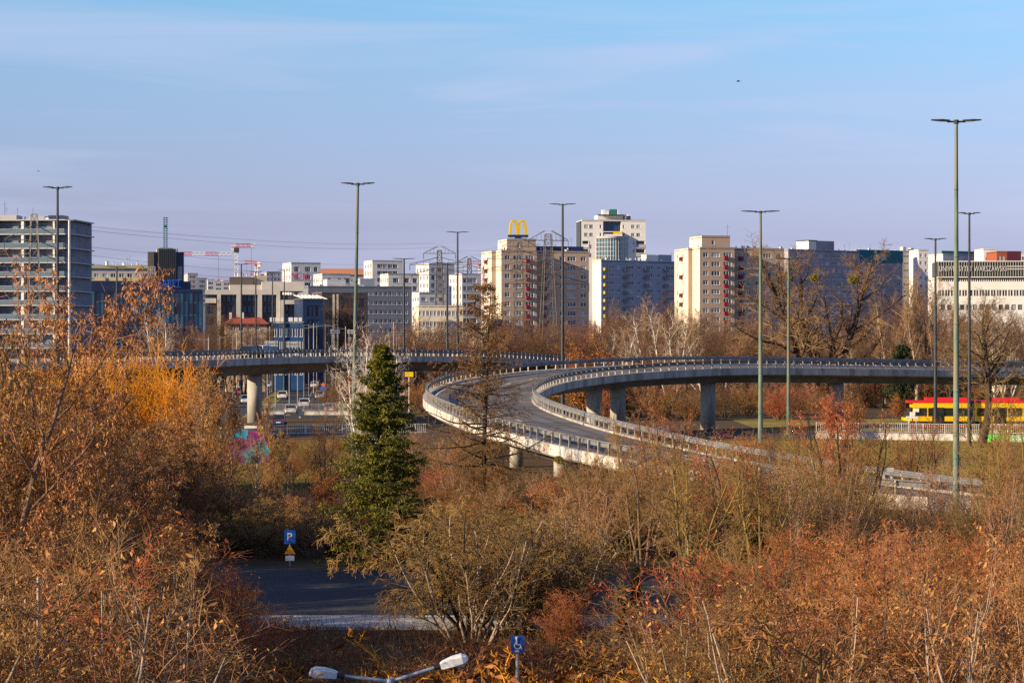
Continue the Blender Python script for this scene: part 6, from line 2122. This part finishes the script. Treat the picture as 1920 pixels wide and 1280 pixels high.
def scatter(px0, px1, D0, D1, n, top_tab, jit, kinds, depth_txt, seed, sx=(1.3, 1.9), hmin=1.3, keep=None):
    r = random.Random(seed)
    xs, ys = [a for a, _ in top_tab], [b for _, b in top_tab]
    n = int(n * 1.4)
    for i in range(n):
        f_ = (i + r.random()) / n
        px = px0 + (px1 - px0) * f_
        D = D0 + (D1 - D0) * ((i * 0.618) % 1.0)
        t = np.interp(px, xs, ys) + r.uniform(*jit)
        h_ = gz(t, D)
        if h_ < hmin: continue
        if 490 < px < 600 and 84 < D < 106: continue
        if D < 47 and 270 < px < 960: continue
        if D < 56 and 880 < px < 1050 and t < 1245: continue
        if 60 < D < 100 and 430 < px < 600 and t < 1190: continue
        if D < 84 and 400 < px < 720 and t < 1188: continue
        if 400 < px < 860 and 76 < D < 84: continue
        if 1085 < px < 1345 and D < 101 and t < 1178: continue
        if D < 76 and 590 < px < 860 and t < 1190: continue
        if D < 84 and 490 < px < 720 and t < 1175: continue
        if D < 84 and 330 < px <= 490 and t < 1040: continue
        if 84 <= D < 105 and 440 < px < 640: continue
        if keep and not keep(px, D): continue
        kd = r.choice(kinds)
        pr = PR[kd][r.randrange(len(PR[kd]))]
        nm, adj, cat = {'ash': ('leafy_tree', 'tree with dry tan leaves', 'tree'), 'rust': ('rusty_tree', 'rust-brown twiggy tree', 'tree'), 'bush': ('brown_shrub', 'reddish-brown twiggy shrub', 'shrub'),
                        'grey': ('grey_shrub', 'grey-olive twiggy shrub', 'shrub'), 'multi': ('many_stemmed_tree', 'many-stemmed bare tree', 'tree'), 'sapling': ('leafy_sapling', 'slender sapling with dry tan leaves', 'tree'),
                        'olive': ('drooping_tree', 'arching olive-brown tree', 'tree'), 'nbush': ('brown_shrub', 'rusty twiggy shrub', 'shrub'), 'sprig': ('orange_undergrowth', 'low orange undergrowth shrub', 'shrub'), 'whip': ('whippy_shrub', 'pale long-stemmed shrub', 'shrub'), 'upright': ('upright_shrub', 'upright reddish shrub', 'shrub')}[kd]
        sxx = r.uniform(*sx)
        if D < 84 and 260 < px < 480: sxx = min(sxx, .9)
        lab = ('tall ' if h_ > 5.5 else 'low ' if h_ < 2.6 else '') + ('broad ' if sxx > sum(sx) / 2 else '') + adj + ' ' + where(px, ZONES) + ', ' + depth_txt
        for w_ in ('broad ', 'tall ', 'low ', 'bare '):
            if len(lab.replace(',', '').split()) > 16: lab = lab.replace(w_, '', 1)
        plant(pr, nm, lab, px, D, h=h_, sx=sxx, group=lab.replace('tree', 'trees', 1).replace('shrub', 'shrubs', 1).replace('sapling', 'saplings', 1), cat=cat)


# near left: tall leafy trees whose crowns fill the left edge
for px, D, top, kd, lab in ((-170, 29, 440, 0, 'tall pale-stemmed leafy tree cut by the left edge, nearest'), (-90, 47, 470, 1, 'tall brown leafy tree at the left edge before the loggia block'), (-260, 47, 420, 1, 'tall leafy tree reaching in over the left edge'),
                            (-60, 50, 600, 2, 'leaning pale-stemmed leafy tree reaching towards the viaduct end'), (130, 47, 760, 1, 'leafy tree with dark limbs in front of the orange willows'), (-150, 44, 500, 2, 'leaning leafy tree behind the nearest one at the left edge'),
                            (250, 52, 850, 0, 'pale-stemmed leafy tree low in front of the yellow-green thuja'), (30, 54, 640, 0, 'pale leafy tree deeper among the left trees')):
    plant(PR['ash'][kd], 'leafy_tree', lab, px, D, top=top, sx=.95)
scatter(-60, 270, 34, 50, 8, [(0, 930), (200, 1020), (420, 1110)], (0, 140), ['ash', 'nbush', 'nbush'], 'close to the viewer', 101)
scatter(-40, 560, 50, 80, 30, [(0, 840), (200, 920), (400, 1020), (560, 1130)], (0, 120), ['nbush', 'nbush', 'bush', 'ash'], 'before the shaded road', 102)
# left, beyond the shaded road
scatter(-60, 380, 105, 140, 34, [(0, 730), (150, 760), (300, 810), (380, 800)], (-20, 110), ['grey', 'bush', 'sapling', 'ash', 'multi'], 'beyond the shaded road', 103)
for px, D, top in ((366, 122, 672), (402, 118, 700), (440, 124, 715), (474, 126, 742), (352, 128, 690), (420, 130, 725), (505, 118, 790), (540, 124, 800)):
    lab = {352: 'leftmost slender leafy sapling below the viaduct end', 366: 'tallest slender leafy sapling below the viaduct end', 402: 'slender leafy sapling at the left end of the graffiti wall', 420: 'low slender leafy sapling before the white graffiti patch',
           440: 'slender leafy sapling before the turquoise graffiti patch', 474: 'slender leafy sapling in front of the viaduct pillar', 505: 'slender leafy sapling at the right end of the graffiti wall', 540: 'rightmost slender leafy sapling before the lower white railing'}[px]
    plant(PR['sapling'][RND.randrange(2)], 'leafy_sapling', lab, px, D, top=top, group='saplings in front of the graffiti wall', sx=.55)
plant(PR['multi'][1], 'dark_tree', 'dark bare tree standing before the lower white railing left of the spruce', 612, 150, top=735, sx=.7)
scatter(360, 640, 106, 120, 24, [(360, 905), (500, 915), (640, 930)], (0, 60), ['grey', 'bush', 'sapling', 'olive'], 'beyond the shaded road', 104)
# trees left of the car park road that throw the shade over it
scatter(-900, 330, 78, 106, 26, [(-900, 620), (0, 760), (330, 960)], (0, 60), ['bush', 'ash', 'ash', 'multi'], 'along the shaded road', 105, sx=(1.2, 1.6))
for i, (x, y, h_) in enumerate(((-27, 88, 9), (-31, 94, 9), (-24, 99, 8), (-35, 86, 9), (-29, 103, 8.5), (-38, 98, 9), (-25, 82, 8))):
    plant(PR['thuja'][1], 'evergreen_tree', 'dark evergreen tree beside the shaded road at the left', 0, y, h=h_, x=x, sx=.9, group='dark evergreens left of the shaded road')
# centre
scatter(640, 1120, 108, 138, 34, [(640, 930), (800, 900), (950, 905), (1120, 880)], (0, 60), ['bush', 'bush', 'grey', 'olive'], 'beyond the shaded road', 106)
scatter(560, 1100, 50, 80, 34, [(560, 1175), (900, 1180), (1100, 1150)], (0, 90), ['bush', 'bush', 'grey'], 'before the shaded road', 107)
scatter(900, 1100, 46, 54, 8, [(900, 1235), (1100, 1240)], (0, 40), ['sprig'], 'at the bottom edge', 108, hmin=.5, sx=(1.2, 1.8))
# right
scatter(1090, 1980, 104, 122, 42, [(1090, 875), (1200, 880), (1300, 855), (1420, 850), (1500, 900), (1600, 930), (1700, 945), (1850, 975), (1980, 1000)], (0, 70), ['bush', 'grey', 'multi', 'multi', 'grey'], 'beyond the shaded road', 109)
scatter(1330, 1980, 62, 84, 26, [(1330, 1000), (1500, 965), (1980, 980)], (0, 80), ['rust', 'grey', 'bush'], 'before the shaded road', 110)
scatter(1230, 2150, 43, 62, 25, [(1230, 1160), (1330, 1060), (1450, 990), (1600, 965), (1750, 955), (2150, 965)], (0, 130), ['rust', 'rust', 'nbush', 'nbush', 'ash'], 'close to the viewer', 111, sx=(1.0, 1.3))
scatter(1040, 1330, 46, 72, 14, [(1040, 1160), (1330, 1120)], (0, 80), ['grey', 'bush', 'ash'], 'before the shaded road', 112)
scatter(1060, 1360, 74, 96, 22, [(1060, 960), (1200, 930), (1360, 900)], (20, 160), ['multi', 'grey', 'bush', 'olive', 'multi'], 'in the dark gap', 113, keep=lambda px, D: not (1120 < px < 1240 and D < 80))
scatter(880, 1120, 76, 100, 12, [(880, 930), (1120, 940)], (0, 90), ['olive', 'grey', 'olive', 'bush'], 'beside the arching tree', 114)
scatter(600, 1120, 138, 160, 40, [(600, 870), (760, 870), (860, 855), (960, 868), (1120, 880)], (0, 40), ['bush', 'grey', 'grey', 'sapling'], 'under the larch and ramp', 115)
scatter(540, 900, 165, 235, 34, [(540, 815), (900, 800)], (0, 60), ['grey', 'bush'], 'behind the larch', 116, hmin=1.0)
scatter(1120, 1500, 112, 132, 9, [(1120, 850), (1300, 850), (1500, 880)], (0, 60), ['multi', 'sapling', 'multi'], 'beside the ramp road', 117, sx=(.8, 1.1))
scatter(1620, 1990, 122, 131, 10, [(1620, 930), (1990, 960)], (0, 40), ['grey', 'bush'], 'at the foot of the ramp wall', 118, hmin=.8)
scatter(1380, 1990, 165, 226, 20, [(1380, 800), (1990, 830)], (0, 40), ['grey', 'grey', 'upright'], 'on the olive bank', 119, hmin=.8)
scatter(-80, 320, 31, 48, 9, [(-80, 900), (200, 980), (420, 1060), (500, 1100)], (0, 120), ['whip'], 'nearest the camera', 120, sx=(1.0, 1.3))
scatter(1180, 1960, 40, 60, 12, [(1180, 1130), (1400, 1020), (1960, 980)], (0, 120), ['whip'], 'among the rusty trees', 121, sx=(1.0, 1.3))
scatter(1040, 1600, 99, 127, 30, [(1040, 840), (1150, 790), (1300, 785), (1420, 800), (1560, 770)], (0, 90), ['multi', 'whip', 'whip', 'multi'], 'rising before the ramp', 122, sx=(.7, 1.0))
scatter(1580, 1960, 100, 128, 22, [(1580, 830), (1700, 860), (1960, 830)], (0, 100), ['multi', 'whip', 'grey'], 'rising before the ramp wall', 123, sx=(.7, 1.0))
scatter(-160, 90, 50, 66, 6, [(-160, 520), (0, 560), (100, 660)], (0, 110), ['ash'], 'among the left trees', 124, sx=(.9, 1.2))
plant(PR['fork'][0], 'pale_stemmed_tree', 'forked pale-stemmed tree low at the right bottom', 1772, 35, top=985, sx=.8)
plant(PR['lichen'][0], 'lichen_tree', 'crooked tree with yellow lichen on its trunk at the bottom right', 1530, 36, top=1060, rz=.6, sx=1.2)
plant(PR['lichen'][0], 'lichen_tree', 'second crooked lichen-covered tree low left of the first', 1395, 41, top=1130, rz=3.6, sx=1.1)
plant(PR['fork'][0], 'pale_stemmed_tree', 'pale forked stems among twigs left of the shaded road', 318, 36, top=960, rz=4.0, sx=.9)
plant(PR['fork'][0], 'pale_stemmed_tree', 'pale thin forked stems in the dark gap left of the thujas', 1150, 70, top=1075, rz=1.0, sx=.8)
plant(PR['vtree'][0], 'dark_tree', 'dark v-shaped tree on the near side of the ramp road under the green lamp', 1380, 100, top=800, rz=2.0)
plant(PR['vtree'][0], 'dark_tree', 'dark v-shaped tree among the rusty trees at lower right', 1660, 55, top=985, rz=5.0)
plant(PR['fork'][0], 'pale_stemmed_tree', 'leaning pale-stemmed tree at the right bottom corner', 1885, 36, top=1060, rz=.4, sx=.9)
for px, D, top, lab in ((1500, 124, 770, 'tall thin bare tree between the two green lamps, before the ramp'), (1622, 126, 745, 'tall thin dark tree right of the v-shaped rusty tree'), (1702, 146, 800, 'dark v-shaped tree before the olive bank'), (1745, 152, 770, 'dark bare tree just left of the tallest lamp'),
                        (1880, 122, 690, 'tall dark bare tree at the right edge before the green wall'), (1908, 118, 730, 'dark bare tree cut by the right edge'), (1250, 122, 745, 'thin dark tree whose twigs cross the ramp pillars'), (1180, 118, 760, 'thin dark tree before the two close pillars')):
    plant(PR['vtree' if px % 4 else 'multi'][0], 'bare_tree', lab, px, D, top=top, sx=.8)
for px, top in ((1688, 505), (1712, 500), (1736, 508), (1660, 530)):
    plant(PR['poplar'][0], 'poplar_tree', 'slim bare poplar rising left of the university building', px, 372, top=top, group='slim bare poplars left of the university building')
scatter(540, 1060, 47.5, 62, 26, [(540, 1200), (700, 1195), (900, 1195), (1060, 1170)], (0, 60), ['nbush', 'nbush', 'sprig', 'bush'], 'behind the white lamp', 125, hmin=.8, sx=(1.2, 1.7))
scatter(900, 1090, 44, 45.8, 6, [(900, 1250), (1090, 1240)], (0, 25), ['sprig'], 'at the bottom edge', 126, hmin=.5, sx=(1.2, 1.6))
for i, (px, D, top, lab) in enumerate(((408, 72, 1062, 'tallest rusty shrub at the left end of the pale pavement'), (446, 70, 1095, 'rusty shrub second from the left at the pavement edge'), (486, 68, 1128, 'rusty shrub third from the left at the pavement edge'),
                                      (524, 71, 1148, 'low rusty shrub below the parking sign at the pavement edge'), (562, 69, 1152, 'low rusty shrub where the visible pavement begins'), (596, 66, 1172, 'lowest rusty shrub above the left lamp head'),
                                      (430, 60, 1150, 'dense rusty shrub in front of the pavement shrubs, left'), (505, 58, 1178, 'dense rusty shrub in front of the pavement shrubs, middle'), (660, 60, 1196, 'rusty shrub right behind the left lamp head'), (770, 58, 1200, 'rusty shrub behind the lamp between its heads'), (860, 60, 1190, 'rusty shrub just right of the right lamp head'))):
    plant(PR['nbush'][i % 2] if i < 8 else PR['bush'][i % 2], 'brown_shrub', lab, px, D, top=top, cat='shrub', group='rusty shrubs along the pale pavement', sx=1.25)
plant(PR['multi'][0], 'bare_tree', 'thin bare tree at the right edge in front of the ramp end', 1858, 112, top=790, sx=.7)
plant(PR['multi'][1], 'bare_tree', 'second thin bare tree at the right edge behind the first', 1892, 116, top=800, sx=.7)

# dry grass, brambles and twigs that cover the ground of the thicket
rg = np.random.default_rng(77)
n = 110000
D_ = 44 + 186 * rg.random(n) ** .9
X_ = (rg.random(n) * 2300 - 190 - 960) / F * D_
ok = ~((D_ > 79.4) & (D_ < 104.5))
ok &= ~((D_ > 164) & (X_ > 6) & (rg.random(n) < .8))
for a_, b_ in zip(CEN[::8], CEN[8::8]):     # keep the ramp clear
    ok &= (X_ - a_[0]) ** 2 + (D_ - a_[1]) ** 2 > 7.5 ** 2
X_, D_ = X_[ok], D_[ok]
n = len(X_)
base = np.stack([X_, D_, np.zeros(n)], 1)
dr = np.stack([rg.normal(0, .45, n), rg.normal(0, .45, n), np.ones(n)], 1)
L_ = rg.uniform(.25, .95, n)
P_, R_ = grow0(base, dr, L_, np.full(n, .011), 3, .25, -.05, rg, .25)
V_, Q_ = tubes([(P_, R_, 3)])
o = ob('undergrowth', np_mesh('undergrowth', V_, Q_, [mat('dry_stalks', (0.10, 0.047, 0.018), (0.24, 0.13, 0.05), .5, .9, c3=(0.17, 0.065, 0.018), s3=.12)]))
o['kind'] = 'stuff'


# short grass tufts on the bank and verge
n = 52000
D_ = 150 + 80 * rg.random(n)
X_ = np.where(rg.random(n) < .72, 8 + rg.random(n) * 56, -46 + rg.random(n) * 34)
ok = np.ones(n, bool)
for a_, b_ in zip(CEN[::8], CEN[8::8]): ok &= (X_ - a_[0]) ** 2 + (D_ - a_[1]) ** 2 > 7.5 ** 2
ok &= (X_ < 0) | (D_ > 166)
X_, D_ = X_[ok], D_[ok]
n = len(X_)
P_, R_ = grow0(np.stack([X_, D_, np.zeros(n)], 1), np.stack([rg.normal(0, .5, n), rg.normal(0, .5, n), np.ones(n)], 1), rg.uniform(.10, .38, n), np.full(n, .022), 3, .2, -.08, rg, .2)
V_, Q_ = tubes([(P_, R_, 3)])
o = ob('grass', np_mesh('grass', V_, Q_, [mat('grass_blades', (0.22, 0.165, 0.03), (0.40, 0.29, 0.06), .3, .9, c3=(0.16, 0.16, 0.03), s3=.12)]))
o['kind'] = 'stuff'
